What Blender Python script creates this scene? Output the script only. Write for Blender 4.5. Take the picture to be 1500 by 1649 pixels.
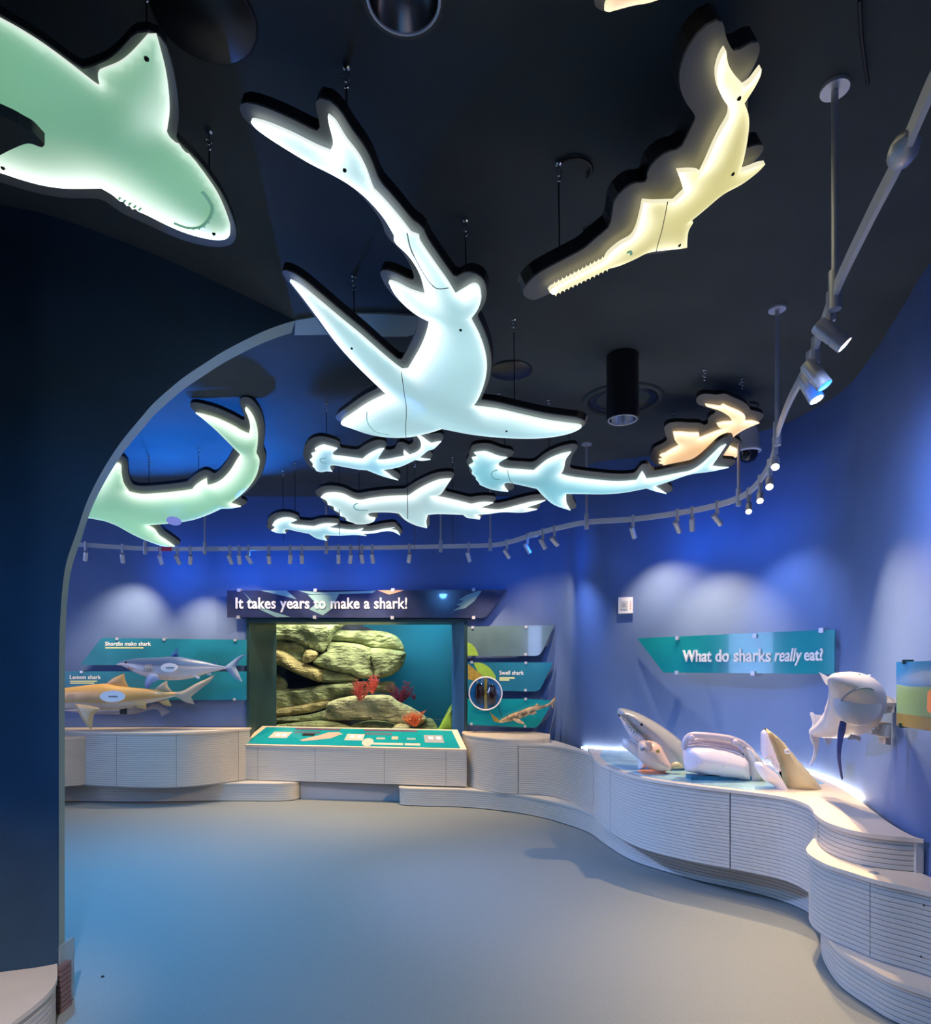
import bpy, bmesh, math, random
import numpy as np
from mathutils import Vector, Matrix
from mathutils.geometry import delaunay_2d_cdt

for o in list(bpy.data.objects):
    bpy.data.objects.remove(o, do_unlink=True)
scene = bpy.context.scene
COL = scene.collection
random.seed(7)
F = 1020.0          # focal length in pixels of the 1500 x 1649 frame
EYE = Vector((0, 0, 1.5))
HZ = 1072.0         # pixel row of the horizon
CEIL = 3.45

# ------------------------------------------------------------------ camera
cam_d = bpy.data.cameras.new('camera')
cam_d.sensor_fit = 'HORIZONTAL'
cam_d.sensor_width = 36.0
cam_d.lens = F / 1500 * 36.0
cam_d.shift_x = 0.0
cam_d.shift_y = (HZ - 824.5) / 1500
cam_d.clip_start = 0.02
cam = bpy.data.objects.new('camera', cam_d)
cam.location = EYE
cam.rotation_euler = (math.pi / 2, 0, 0)
COL.objects.link(cam)
scene.camera = cam

# ------------------------------------------------------------------ world, exposure
w = bpy.data.worlds.new('world'); scene.world = w
w.use_nodes = True
w.node_tree.nodes['Background'].inputs[0].default_value = (0.35, 0.45, 0.8, 1)
w.node_tree.nodes['Background'].inputs[1].default_value = 0.15
vs = scene.view_settings
vs.view_transform = 'Standard'; vs.look = 'None'; vs.exposure = 0.0; vs.gamma = 1.0
vs.use_curve_mapping = False

WARM = (1.0, 0.72, 0.42); NEUT = (1.0, 0.76, 0.48); BLUE = (0.01, 0.19, 1.0); LAV = (0.40, 0.54, 1.0)

def spot(name, loc, target, power, color, angle, blend=0.6, size=0.03, parent=None):
    d = bpy.data.lights.new(name, 'SPOT')
    d.energy = power; d.color = color; d.spot_size = math.radians(angle); d.spot_blend = blend
    d.shadow_soft_size = size
    o = bpy.data.objects.new(name, d); COL.objects.link(o)
    loc = Vector(loc); v = Vector(target) - loc
    o.rotation_euler = v.to_track_quat('-Z', 'Y').to_euler()
    if parent is not None:
        o.parent = parent; o.location = loc - parent.location
    else:
        o.location = loc
    return o

def area(name, loc, target, power, color, sx, sy, parent=None):
    d = bpy.data.lights.new(name, 'AREA')
    d.energy = power; d.color = color; d.shape = 'RECTANGLE'; d.size = sx; d.size_y = sy
    o = bpy.data.objects.new(name, d); COL.objects.link(o)
    loc = Vector(loc); v = Vector(target) - loc
    o.rotation_euler = v.to_track_quat('-Z', 'Y').to_euler()
    o.location = loc - (parent.location if parent is not None else Vector())
    if parent is not None: o.parent = parent
    return o

# ------------------------------------------------------------------ geometry helpers
def P(px, py, Y):
    return Vector(((px - 750) / F * Y, Y, 1.5 + (HZ - py) / F * Y))
def Pz(px, py, z):
    Y = (z - 1.5) * F / (HZ - py)
    return Vector(((px - 750) / F * Y, Y, z))
def ray_plane(px, py, p0, n):
    d = Vector(((px - 750) / F, 1.0, (HZ - py) / F))
    t = (p0 - EYE).dot(n) / d.dot(n)
    return EYE + d * t
def proj(p):
    return (750 + F * p.x / p.y, HZ - F * (p.z - 1.5) / p.y)

def obj(name, verts, faces, mat, parent=None, smooth=False, cols=None, loc=None):
    """one mesh object; verts are world coordinates, kept relative to the parent's origin"""
    if parent is not None:
        base = Vector(parent['_o']) if '_o' in parent else Vector()
    elif loc is not None:
        base = Vector(loc)
    else:
        base = Vector()
    me = bpy.data.meshes.new(name)
    me.from_pydata([tuple(Vector(v) - base) for v in verts], [], [tuple(f) for f in faces])
    me.materials.append(mat)
    if smooth:
        me.polygons.foreach_set('use_smooth', [True] * len(me.polygons))
    if cols is not None:
        a = me.color_attributes.new('Col', 'FLOAT_COLOR', 'POINT')
        a.data.foreach_set('color', np.asarray(cols, dtype=np.float32).ravel())
    me.update()
    if smooth: me.set_sharp_from_angle(angle=math.radians(50))
    o = bpy.data.objects.new(name, me); COL.objects.link(o)
    if parent is not None:
        o.parent = parent
        o['_o'] = tuple(base)
    else:
        o.location = base
        o['_o'] = tuple(base)
    return o

def thing(name, label, cat, loc, group=None):
    o = bpy.data.objects.new(name, None); COL.objects.link(o)
    o.empty_display_size = 0.05
    o.location = loc; o['_o'] = tuple(loc)
    o['label'] = label; o['category'] = cat
    if group: o['group'] = group
    return o
def tag(o, label, cat, group=None):
    o['label'] = label; o['category'] = cat
    if group: o['group'] = group
    return o
def struct(o, label=None):
    o['kind'] = 'structure'
    if label: o['label'] = label
    return o

class MB:
    def __init__(s): s.v = []; s.f = []; s.c = []
    def add(s, v, f, c=None):
        b = len(s.v); s.v += [Vector(p) for p in v]; s.f += [[i + b for i in q] for q in f]
        if c is not None: s.c += list(c)
    def box(s, x0, x1, y0, y1, z0, z1):
        v = [(x0,y0,z0),(x1,y0,z0),(x1,y1,z0),(x0,y1,z0),(x0,y0,z1),(x1,y0,z1),(x1,y1,z1),(x0,y1,z1)]
        s.add(v, [(3,2,1,0),(4,5,6,7),(0,1,5,4),(1,2,6,5),(2,3,7,6),(3,0,4,7)])
    def obox(s, c, u, v, n, a, b, d):
        c = Vector(c); pts = []
        for k in (-1, 1):
            for (i, j) in ((-1,-1),(1,-1),(1,1),(-1,1)):
                pts.append(c + u*a*i + v*b*j + n*d*k)
        s.add(pts, [(3,2,1,0),(4,5,6,7),(0,1,5,4),(1,2,6,5),(2,3,7,6),(3,0,4,7)])
    def tube(s, pts, r, seg=8, cap=True):
        pts = [Vector(p) for p in pts]; n = len(pts)
        rs = r if isinstance(r, (list, tuple)) else [r] * n
        up = Vector((0.123, 0.31, 0.94)).normalized()
        vs_ = []
        for i, p in enumerate(pts):
            t = (pts[min(i+1, n-1)] - pts[max(i-1, 0)]).normalized()
            a = t.cross(up)
            if a.length < 1e-3: a = t.cross(Vector((1, 0, 0)))
            a.normalize(); b = t.cross(a)
            for k in range(seg):
                th = 2*math.pi*k/seg
                vs_.append(p + (a*math.cos(th) + b*math.sin(th)) * rs[i])
        fs = []
        for i in range(n-1):
            for k in range(seg):
                k2 = (k+1) % seg
                fs.append((i*seg+k, i*seg+k2, (i+1)*seg+k2, (i+1)*seg+k))
        if cap:
            fs.append(tuple(range(seg))[::-1]); fs.append(tuple(range((n-1)*seg, n*seg)))
        s.add(vs_, fs)
    def lathe(s, c, prof, axis=Vector((0,0,1)), seg=24):
        """prof: list of (r, h) along axis"""
        c = Vector(c); axis = axis.normalized()
        a = axis.cross(Vector((0.2, 0.97, 0.1))).normalized(); b = axis.cross(a)
        n = len(prof); vs_ = []
        for (r, h) in prof:
            for k in range(seg):
                th = 2*math.pi*k/seg
                vs_.append(c + axis*h + (a*math.cos(th) + b*math.sin(th))*max(r, 1e-5))
        fs = []
        for i in range(n-1):
            for k in range(seg):
                k2 = (k+1) % seg
                fs.append((i*seg+k, i*seg+k2, (i+1)*seg+k2, (i+1)*seg+k))
        s.add(vs_, fs)
    def prism(s, poly, ext):
        """poly: list of world points (planar), ext: extrusion vector"""
        n = len(poly); poly = [Vector(p) for p in poly]; ext = Vector(ext)
        v = poly + [p + ext for p in poly]
        f = [tuple(range(n))[::-1], tuple(range(n, 2*n))]
        for i in range(n):
            j = (i+1) % n
            f.append((i, j, n+j, n+i))
        s.add(v, f)
    def sphere(s, c, r, nu=12, nv=8, rot=None):
        c = Vector(c); r = Vector(r) if not isinstance(r, (int, float)) else Vector((r, r, r))
        v = []; f = []
        for i in range(nv+1):
            ph = math.pi*i/nv
            for k in range(nu):
                th = 2*math.pi*k/nu
                q = Vector((r.x*math.sin(ph)*math.cos(th), r.y*math.sin(ph)*math.sin(th), r.z*math.cos(ph)))
                if rot is not None: q = rot @ q
                v.append(c + q)
        for i in range(nv):
            for k in range(nu):
                k2 = (k+1) % nu
                f.append((i*nu+k, (i+1)*nu+k, (i+1)*nu+k2, i*nu+k2))
        s.add(v, f)
    def build(s, name, mat, parent=None, smooth=False, loc=None):
        return obj(name, s.v, s.f, mat, parent, smooth, s.c if s.c else None, loc)

def catmull(pts, n=6, closed=False):
    """pts: 2D/3D tuples; returns resampled numpy array"""
    p = np.array([tuple(q) for q in pts], float); m = len(p); out = []
    rng = range(m) if closed else range(m-1)
    for i in rng:
        if closed:
            a, b, c, d = p[(i-1) % m], p[i], p[(i+1) % m], p[(i+2) % m]
        else:
            b, c = p[i], p[i+1]
            a = p[i-1] if i > 0 else 2*b - c
            d = p[i+2] if i+2 < m else 2*c - b
        for k in range(n):
            t = k/n
            out.append(0.5*((2*b) + (-a+c)*t + (2*a-5*b+4*c-d)*t*t + (-a+3*b-3*c+d)*t**3))
    if not closed: out.append(p[-1])
    return np.array(out)

def smooth_outline(pts, n=5):
    """closed outline; points with a third element are corners"""
    m = len(pts)
    corners = [i for i, p in enumerate(pts) if len(p) > 2 and p[2]]
    xy = [(p[0], p[1]) for p in pts]
    if not corners: return catmull(xy, n, True)
    out = []
    for a, b in zip(corners, corners[1:] + [corners[0] + m]):
        seg = [xy[k % m] for k in range(a, b+1)]
        if len(seg) == 2: out.append(np.array(seg[:1], float))
        else: out.append(catmull(seg, n)[:-1])
    return np.vstack(out)

def resample_closed(p, step):
    q = np.vstack([p, p[:1]]); d = np.linalg.norm(np.diff(q, axis=0), axis=1)
    out = []
    for i in range(len(p)):
        k = max(1, int(round(d[i]/step)))
        for j in range(k): out.append(q[i] + (q[i+1]-q[i])*j/k)
    return np.array(out)

def area2(p):
    x, y = p[:, 0], p[:, 1]
    return 0.5*np.sum(x*np.roll(y, -1) - np.roll(x, -1)*y)

def inside(p, pts):
    r = np.zeros(len(pts), bool)
    q = np.roll(p, -1, axis=0)
    for a, b in zip(p, q):
        c = (a[1] > pts[:, 1]) != (b[1] > pts[:, 1])
        with np.errstate(divide='ignore', invalid='ignore'):
            xi = (b[0]-a[0])*(pts[:, 1]-a[1])/(b[1]-a[1]+1e-30) + a[0]
        r ^= c & (pts[:, 0] < xi)
    return r

def nearest(p, pts):
    """distance of pts to closed polyline p and index of the nearest segment"""
    q = np.roll(p, -1, axis=0); best = np.full(len(pts), 1e9); idx = np.zeros(len(pts), int)
    for i in range(len(p)):
        a = p[i]; ab = q[i]-a; L = ab @ ab + 1e-12
        t = np.clip(((pts-a) @ ab)/L, 0, 1)
        d = np.hypot(pts[:, 0]-a[0]-t*ab[0], pts[:, 1]-a[1]-t*ab[1])
        m = d < best; best[m] = d[m]; idx[m] = i
    return best, idx

def fill(outline, spacing):
    """triangulated interior: returns pts(N,2), tris, nb (first nb are boundary)"""
    b = outline; nb = len(b)
    lo = b.min(0); hi = b.max(0)
    xs = np.arange(lo[0]+spacing*0.3, hi[0], spacing); ys = np.arange(lo[1]+spacing*0.3, hi[1], spacing*0.866)
    g = []
    for j, y in enumerate(ys):
        off = spacing*0.5*(j % 2)
        g += [(x+off, y) for x in xs]
    g = np.array(g) if g else np.zeros((0, 2))
    if len(g):
        g = g[inside(b, g)]
        if len(g):
            d, _ = nearest(b, g); g = g[d > spacing*0.45]
    pts = np.vstack([b, g]) if len(g) else b
    r = delaunay_2d_cdt([Vector(p) for p in pts], [], [list(range(nb))], 1, 1e-7)
    v = np.array([tuple(q) for q in r[0]]); t = [tuple(f) for f in r[2]]
    return v, t

def contour(p, margin, step):
    """outline at distance margin outside closed polygon p (marching squares on its distance field)"""
    lo = p.min(0)-margin-3*step; hi = p.max(0)+margin+3*step
    nx = int((hi[0]-lo[0])/step)+2; ny = int((hi[1]-lo[1])/step)+2
    X, Y = np.meshgrid(lo[0]+np.arange(nx)*step, lo[1]+np.arange(ny)*step)
    pts = np.stack([X.ravel(), Y.ravel()], 1)
    d, _ = nearest(p, pts); d[inside(p, pts)] *= -1
    D = (d-margin).reshape(ny, nx)
    segs = {}
    def ip(i0, j0, i1, j1):
        a, b = D[j0, i0], D[j1, i1]; t = a/(a-b)
        return (lo[0]+(i0+(i1-i0)*t)*step, lo[1]+(j0+(j1-j0)*t)*step)
    S = D < 0
    for j in range(ny-1):
        row = S[j, :-1].astype(int)+S[j, 1:]*2+S[j+1, 1:]*4+S[j+1, :-1]*8
        for i in np.nonzero((row > 0) & (row < 15))[0]:
            c = row[i]
            e = {0: ('h', i, j), 1: ('v', i+1, j), 2: ('h', i, j+1), 3: ('v', i, j)}
            tbl = {1: [(3,0)], 2: [(0,1)], 3: [(3,1)], 4: [(1,2)], 5: [(3,0),(1,2)], 6: [(0,2)], 7: [(3,2)],
                   8: [(2,3)], 9: [(2,0)], 10: [(0,1),(2,3)], 11: [(2,1)], 12: [(1,3)], 13: [(1,0)], 14: [(0,3)]}
            for a, b in tbl[c]: segs[e[a]] = e[b]
    best = []
    while segs:
        k, nx_ = segs.popitem(); loop = [k]
        while nx_ in segs:
            loop.append(nx_); nx_ = segs.pop(nx_)
        if len(loop) > len(best): best = loop
    out = []
    for (t, i, j) in best:
        out.append(ip(i, j, i+1, j) if t == 'h' else ip(i, j, i, j+1))
    out = np.array(out)
    for _ in range(2): out = 0.5*out + 0.25*np.roll(out, 1, 0) + 0.25*np.roll(out, -1, 0)
    return out[::2]

# ------------------------------------------------------------------ materials
MATS = {}
def mat(name, color, rough=0.5, metal=0.0, spec=0.5, emit=None, estr=0.0, noise=None, bump=None, coat=0.0, trans=0.0):
    """noise=(scale, amount, detail): colour variation; bump=(scale, strength, stretch xyz)"""
    m = bpy.data.materials.new(name); m.use_nodes = True; MATS[name] = m
    nt = m.node_tree; b = nt.nodes['Principled BSDF']
    b.inputs['Base Color'].default_value = (*color, 1); b.inputs['Roughness'].default_value = rough
    b.inputs['Metallic'].default_value = metal; b.inputs['Specular IOR Level'].default_value = spec
    b.inputs['Coat Weight'].default_value = coat; b.inputs['Transmission Weight'].default_value = trans
    if emit:
        b.inputs['Emission Color'].default_value = (*emit, 1); b.inputs['Emission Strength'].default_value = estr
    tc = nt.nodes.new('ShaderNodeTexCoord')
    if noise:
        n = nt.nodes.new('ShaderNodeTexNoise'); n.inputs['Scale'].default_value = noise[0]; n.inputs['Detail'].default_value = noise[2]
        nt.links.new(tc.outputs['Object'], n.inputs['Vector'])
        r = nt.nodes.new('ShaderNodeValToRGB')
        k = noise[1]
        r.color_ramp.elements[0].position = 0.3; r.color_ramp.elements[1].position = 0.7
        r.color_ramp.elements[0].color = (*[max(0, c*(1-k)) for c in color], 1)
        r.color_ramp.elements[1].color = (*[min(1, c*(1+k)) for c in color], 1)
        nt.links.new(n.outputs['Fac'], r.inputs['Fac']); nt.links.new(r.outputs['Color'], b.inputs['Base Color'])
    if bump:
        n = nt.nodes.new('ShaderNodeTexNoise'); n.inputs['Scale'].default_value = bump[0]; n.inputs['Detail'].default_value = 3
        mp = nt.nodes.new('ShaderNodeMapping'); mp.inputs['Scale'].default_value = bump[2] if len(bump) > 2 else (1, 1, 1)
        nt.links.new(tc.outputs['Object'], mp.inputs['Vector']); nt.links.new(mp.outputs['Vector'], n.inputs['Vector'])
        bp = nt.nodes.new('ShaderNodeBump'); bp.inputs['Strength'].default_value = bump[1]; bp.inputs['Distance'].default_value = bump[3] if len(bump) > 3 else 0.01
        nt.links.new(n.outputs['Fac'], bp.inputs['Height']); nt.links.new(bp.outputs['Normal'], b.inputs['Normal'])
    return m

def mat_attr(name, rough=0.4, coat=0.0, noise=None):
    m = bpy.data.materials.new(name); m.use_nodes = True
    nt = m.node_tree; b = nt.nodes['Principled BSDF']
    a = nt.nodes.new('ShaderNodeAttribute'); a.attribute_name = 'Col'
    b.inputs['Roughness'].default_value = rough; b.inputs['Coat Weight'].default_value = coat
    src = a.outputs['Color']
    if noise:
        tc = nt.nodes.new('ShaderNodeTexCoord')
        n = nt.nodes.new('ShaderNodeTexNoise'); n.inputs['Scale'].default_value = noise[0]; n.inputs['Detail'].default_value = 4
        nt.links.new(tc.outputs['Object'], n.inputs['Vector'])
        mx = nt.nodes.new('ShaderNodeMix'); mx.data_type = 'RGBA'; mx.blend_type = 'MULTIPLY'; mx.inputs[0].default_value = noise[1]
        r = nt.nodes.new('ShaderNodeValToRGB'); r.color_ramp.elements[0].position = 0.35; r.color_ramp.elements[1].position = 0.6
        nt.links.new(n.outputs['Fac'], r.inputs['Fac'])
        nt.links.new(src, mx.inputs[6]); nt.links.new(r.outputs['Color'], mx.inputs[7]); src = mx.outputs[2]
    nt.links.new(src, b.inputs['Base Color'])
    return m

def mat_glow(name):
    """backlit acrylic: gives off the light stored per vertex, with a faint gloss"""
    m = bpy.data.materials.new(name); m.use_nodes = True
    nt = m.node_tree; b = nt.nodes['Principled BSDF']
    a = nt.nodes.new('ShaderNodeAttribute'); a.attribute_name = 'Col'
    b.inputs['Base Color'].default_value = (0.25, 0.28, 0.28, 1); b.inputs['Roughness'].default_value = 0.3
    nt.links.new(a.outputs['Color'], b.inputs['Emission Color']); b.inputs['Emission Strength'].default_value = 1.0
    return m

def mat_pane(name, tint=(1, 1, 1), refl=0.07):
    m = bpy.data.materials.new(name); m.use_nodes = True
    nt = m.node_tree; nt.nodes.remove(nt.nodes['Principled BSDF'])
    t = nt.nodes.new('ShaderNodeBsdfTransparent'); t.inputs[0].default_value = (*tint, 1)
    g = nt.nodes.new('ShaderNodeBsdfGlossy'); g.inputs['Roughness'].default_value = 0.02
    mx = nt.nodes.new('ShaderNodeMixShader'); mx.inputs[0].default_value = refl
    nt.links.new(t.outputs[0], mx.inputs[1]); nt.links.new(g.outputs[0], mx.inputs[2])
    nt.links.new(mx.outputs[0], nt.nodes['Material Output'].inputs[0])
    return m

M_wall = mat('wall_blue', (0.105, 0.172, 0.36), 0.62, noise=(3, 0.06, 3), bump=(90, 0.12, (1, 1, 3)))
M_portal = mat('portal_dark_teal', (0.016, 0.050, 0.085), 0.7, noise=(4, 0.15, 4), bump=(120, 0.15, (1, 1, 4)))
M_reveal = mat('reveal_grey', (0.40, 0.46, 0.36), 0.7)
M_ceil = mat('ceiling_charcoal', (0.056, 0.070, 0.074), 0.85, noise=(2, 0.15, 3), bump=(160, 0.1))
M_floor = mat('floor_concrete', (0.235, 0.245, 0.215), 0.55, noise=(150, 0.14, 8))
M_rib = mat('ribbed_cream', (0.58, 0.53, 0.44), 0.5)
M_kick = mat('kick_grey', (0.42, 0.41, 0.40), 0.5)
M_top = mat('counter_cream', (0.74, 0.62, 0.47), 0.35, noise=(5, 0.05, 3))
M_rim = mat('rim_pale_wood', (0.78, 0.64, 0.46), 0.4)
M_seam = mat('seam_dark', (0.10, 0.09, 0.08), 0.8)
M_black = mat('housing_black', (0.012, 0.012, 0.014), 0.35)
M_tray = mat('tray_grey', (0.17, 0.165, 0.155), 0.6)
M_chrome = mat('chrome', (0.8, 0.8, 0.82), 0.15, metal=1.0)
M_alu = mat('satin_aluminium', (0.62, 0.62, 0.66), 0.42, metal=0.55)
M_white = mat('white_plastic', (0.78, 0.78, 0.80), 0.4)
M_whitepaint = mat('white_lettering', (0.92, 0.90, 0.88), 0.5)
M_yellow = mat('pale_yellow_print', (0.75, 0.80, 0.35), 0.5)
M_wire = mat('black_cable', (0.01, 0.01, 0.012), 0.5)
M_glow = mat_glow('backlit_acrylic')
M_teal = mat('teal_panel', (0.01, 0.30, 0.34), 0.12, coat=0.5, noise=(2.5, 0.12, 2))
M_tealB = mat('blue_teal_panel', (0.010, 0.17, 0.27), 0.35, coat=0.05, noise=(2.0, 0.25, 2))
M_navy = mat('navy_banner', (0.030, 0.040, 0.10), 0.15, coat=0.4, noise=(3, 0.3, 2))
M_slate = mat('slate_panel', (0.10, 0.17, 0.20), 0.10, coat=0.6, noise=(3, 0.15, 2))
M_leaf = mat('leaf_green', (0.30, 0.50, 0.05), 0.4, noise=(10, 0.15, 3))
M_leaf2 = mat('kelp_gold', (0.38, 0.26, 0.03), 0.4, noise=(25, 0.3, 3))
M_palefin = mat('pale_fin_print', (0.22, 0.38, 0.36), 0.3)
M_paint = mat_attr('model_paint', 0.38, 0.15)
M_glossw = mat_attr('gloss_model', 0.25, 0.3)
M_swell = mat_attr('blotched_skin', 0.45, 0.0, noise=(22, 0.85))
M_eye = mat('eye_black', (0.01, 0.01, 0.01), 0.1)
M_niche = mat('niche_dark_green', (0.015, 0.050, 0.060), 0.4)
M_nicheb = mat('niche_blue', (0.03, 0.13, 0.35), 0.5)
M_water = mat('tank_backdrop', (0.004, 0.15, 0.26), 0.8, noise=(1.2, 0.25, 1))
M_rock = mat('mossy_rock', (0.30, 0.33, 0.15), 0.85, noise=(5, 0.6, 8), bump=(9, 1.0, (1, 1, 2.2), 0.06))
M_rockp = mat('pale_rock', (0.52, 0.48, 0.24), 0.85, noise=(7, 0.35, 8), bump=(10, 1.0, (1, 1, 2.2), 0.06))
M_rockt = mat('tan_rock', (0.42, 0.34, 0.14), 0.85, noise=(7, 0.35, 8), bump=(10, 1.0, (1, 1, 2.2), 0.06))
M_rockshade = mat('rock_shade_black', (0.012, 0.016, 0.03), 0.9, noise=(6, 0.4, 6), bump=(14, 0.6))  # near-black copy of the rock, shade put into its colour
M_coral = mat('red_coral', (0.80, 0.13, 0.08), 0.6)
M_coralo = mat('orange_coral', (0.85, 0.16, 0.04), 0.6)
M_corald = mat('crimson_coral', (0.22, 0.01, 0.05), 0.6)
M_pane = mat_pane('tank_glass', (0.96, 1, 1), 0.05)
M_lensglass = mat_pane('lens_glass', (0.75, 0.85, 0.9), 0.12)
M_glowtop = mat('graphic_top', (0.42, 0.66, 0.68), 0.2, coat=0.3, noise=(6, 0.25, 3))
M_led = mat('led_strip', (1, 1, 1), 0.5, emit=(1.0, 0.88, 0.68), estr=30)
M_bulb = mat('lit_bulb', (1, 1, 1), 0.5, emit=(1.0, 0.80, 0.50), estr=14)
M_bulbdim = mat('unlit_lens', (0.25, 0.25, 0.27), 0.2)
M_daylight = mat('daylight_pane', (0, 0, 0), 0.3, emit=(0.36, 0.50, 1.0), estr=10.0)
M_bluefill = mat('added_blue_lamp', (0, 0, 0), 0.3, emit=(0.03, 0.14, 1.0), estr=4.0)  # glow of the added, unseen blue fill downlights
M_brown = mat('egg_case_brown', (0.035, 0.012, 0.005), 0.08, coat=1.0)
M_red = mat('red_track', (0.75, 0.06, 0.10), 0.4)
M_bracket = mat('bracket_cream', (0.62, 0.52, 0.40), 0.4)
M_purple = mat('maroon_strip', (0.15, 0.05, 0.10), 0.4)
M_grey = mat('mid_grey', (0.28, 0.30, 0.33), 0.5)
M_lilac = mat('glowing_lilac', (0.35, 0.38, 0.8), 0.4, emit=(0.25, 0.28, 0.7), estr=0.5)
M_olive = mat('olive_print', (0.22, 0.17, 0.03), 0.3, coat=0.0, noise=(3, 0.2, 2))
M_sage = mat('sage_print', (0.17, 0.30, 0.14), 0.3, coat=0.0, noise=(2, 0.2, 2))
M_skyp = mat('sky_print', (0.008, 0.14, 0.45), 0.3, coat=0.0, noise=(2, 0.2, 2))
M_orange = mat('orange_print', (0.85, 0.28, 0.08), 0.3)
M_peach = mat('peach_print', (0.75, 0.38, 0.22), 0.3)
M_dkwood = mat('rib_ends_brown', (0.20, 0.12, 0.10), 0.6)
M_frost = mat('acrylic_guard', (0.55, 0.62, 0.60), 0.2, trans=0.6)

# ================================================================== THE SETTING
XL, YF, YB = -6.2, -3.0, 7.3
mb = MB(); mb.box(XL-0.2, 3.4, YF-0.2, YB+0.2, -0.1, 0.0)
struct(mb.build('floor', M_floor))
mb = MB(); mb.box(XL-0.2, 3.4, YF-0.2, YB+0.3, CEIL, CEIL+0.1)
struct(mb.build('ceiling', M_ceil))

# niche opening of the tank in the back wall
NX0, NX1, NZ0, NZ1 = -2.483, -0.014, 0.62, 2.005
mb = MB()
mb.box(XL, NX0, YB, YB+0.12, 0, CEIL); mb.box(NX1, 0.56, YB, YB+0.12, 0, CEIL)
mb.box(NX0, NX1, YB, YB+0.12, NZ1, CEIL); mb.box(NX0, NX1, YB, YB+0.12, 0, NZ0)
struct(mb.build('wall_back', M_wall))

# the curved right wall: separate plan curves at floor and ceiling (the wall leans out a little)
top_c = [(0.55,7.3),(0.90,7.25),(1.06,7.0),(1.10,6.6),(1.15,6.25),(1.30,6.04),(1.60,5.93),(1.90,5.74),(2.30,5.44),(2.55,5.15),(2.66,4.75),(2.665,4.40),(2.54,3.93),(2.38,3.45),(2.25,3.06),(2.20,2.6),(2.20,1.5),(2.20,-3.0)]
bot_c = [(0.55,7.3),(0.90,7.25),(1.06,7.0),(1.10,6.6),(1.15,6.25),(1.30,6.04),(1.58,5.93),(1.86,5.72),(2.22,5.38),(2.44,5.05),(2.52,4.68),(2.48,4.30),(2.38,3.86),(2.22,3.40),(2.10,2.98),(2.09,2.6),(2.10,1.5),(2.12,-3.0)]
TC = catmull(top_c, 8); BC = catmull(bot_c, 8)
nz = 12; v = []; f = []
for i in range(len(TC)):
    for k in range(nz+1):
        t = k/nz; q = BC[i]*(1-t)+TC[i]*t
        v.append((q[0], q[1], CEIL*t))
for i in range(len(TC)-1):
    for k in range(nz):
        a = i*(nz+1)+k
        f.append((a, a+nz+1, a+nz+2, a+1))
struct(obj('wall_right', v, f, M_wall, smooth=True))
def wall_at(px, z):
    """point of the curved wall seen at pixel column px and height z, with tangent to the right"""
    t = z/CEIL; C = BC*(1-t)+TC*t; r = (px-750)/F
    for i in range(len(C)-1):
        a = C[i, 0]-r*C[i, 1]; b = C[i+1, 0]-r*C[i+1, 1]
        if a <= 0 < b and C[i, 1] > 2:
            s = a/(a-b); p = C[i]+(C[i+1]-C[i])*s; d = (C[i+1]-C[i]); d = d/np.linalg.norm(d)
            return Vector((p[0], p[1], z)), Vector((d[0], d[1], 0))
    return Vector((2.1, 2.9, z)), Vector((0, -1, 0))

# left wall and the wall behind the camera, both with daylight windows
mb = MB()
for (ya, yb) in ((YF, 3.2), (3.5, 4.6), (5.4, YB)): mb.box(XL-0.12, XL, ya, yb, 0, CEIL)
for (ya, yb) in ((3.2, 3.5), (4.6, 5.4)): mb.box(XL-0.12, XL, ya, yb, 2.9, CEIL); mb.box(XL-0.12, XL, ya, yb, 0, 0.5)
struct(mb.build('wall_left', M_wall))
mb = MB(); mb.box(XL-0.08, XL-0.05, 4.6, 5.4, 0.5, 2.9)
wn = struct(mb.build('window_1', M_daylight))
mb = MB(); mb.box(XL-0.045, XL-0.01, 4.6, 5.4, 1.68, 1.72); mb.build('window_frame', M_white, wn)
mb = MB(); mb.box(XL-0.08, XL-0.05, 3.2, 3.5, 0.5, 2.9)
struct(mb.build('window_3', M_daylight))
mb = MB()
mb.box(XL, 1.70, YF-0.12, YF, 0, CEIL); mb.box(2.06, 2.35, YF-0.12, YF, 0, CEIL)
mb.box(1.70, 2.06, YF-0.12, YF, 2.8, CEIL)
mb.box(1.70, 2.06, YF-0.12, YF, 0, 1.42)
struct(mb.build('wall_front', M_wall))
mb = MB(); mb.box(1.70, 2.06, YF-0.09, YF-0.07, 1.42, 2.8)
struct(mb.build('window_2', M_daylight))

# ---- portal wall with the big arched opening (left)
plan = catmull([(-5.6,2.30),(-4.2,2.36),(-3.0,2.45),(-2.4,2.54),(-1.97,2.68),(-1.774,2.76),(-1.5,2.98),(-1.206,3.29),(-0.96,3.577)], 14)
arch_px = [(95,1649),(95,1300),(95,1100),(97,1000),(104.8,916),(124.5,854),(140.5,807),(164,760),(193.6,713.7),(227,673),(250,647),(293,610),(333,583),(367,562),(417,537),(450,524),(476,516)]
AR = catmull(arch_px, 8)
def plan_at(r):
    for i in range(len(plan)-1):
        a = plan[i, 0]-r*plan[i, 1]; b = plan[i+1, 0]-r*plan[i+1, 1]
        if a <= 0 <= b:
            s = a/(a-b+1e-12); return plan[i]+(plan[i+1]-plan[i])*s
    return plan[-1]
TD = np.array([-0.060, 0.135])
front = []
for (ax, ay) in AR:
    q = plan_at((ax-750)/F); z = min(CEIL, 1.5+(HZ-ay)/F*q[1])
    front.append((q[0], q[1], max(0.0, z)))
left = [tuple(q) for q in plan if (q[0]/q[1]) < (95-750)/F-1e-3]
mb = MB()
def strip(A, B):
    n = len(A); mb.add(list(A)+list(B), [(i, i+1, n+i+1, n+i) for i in range(n-1)])
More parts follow.
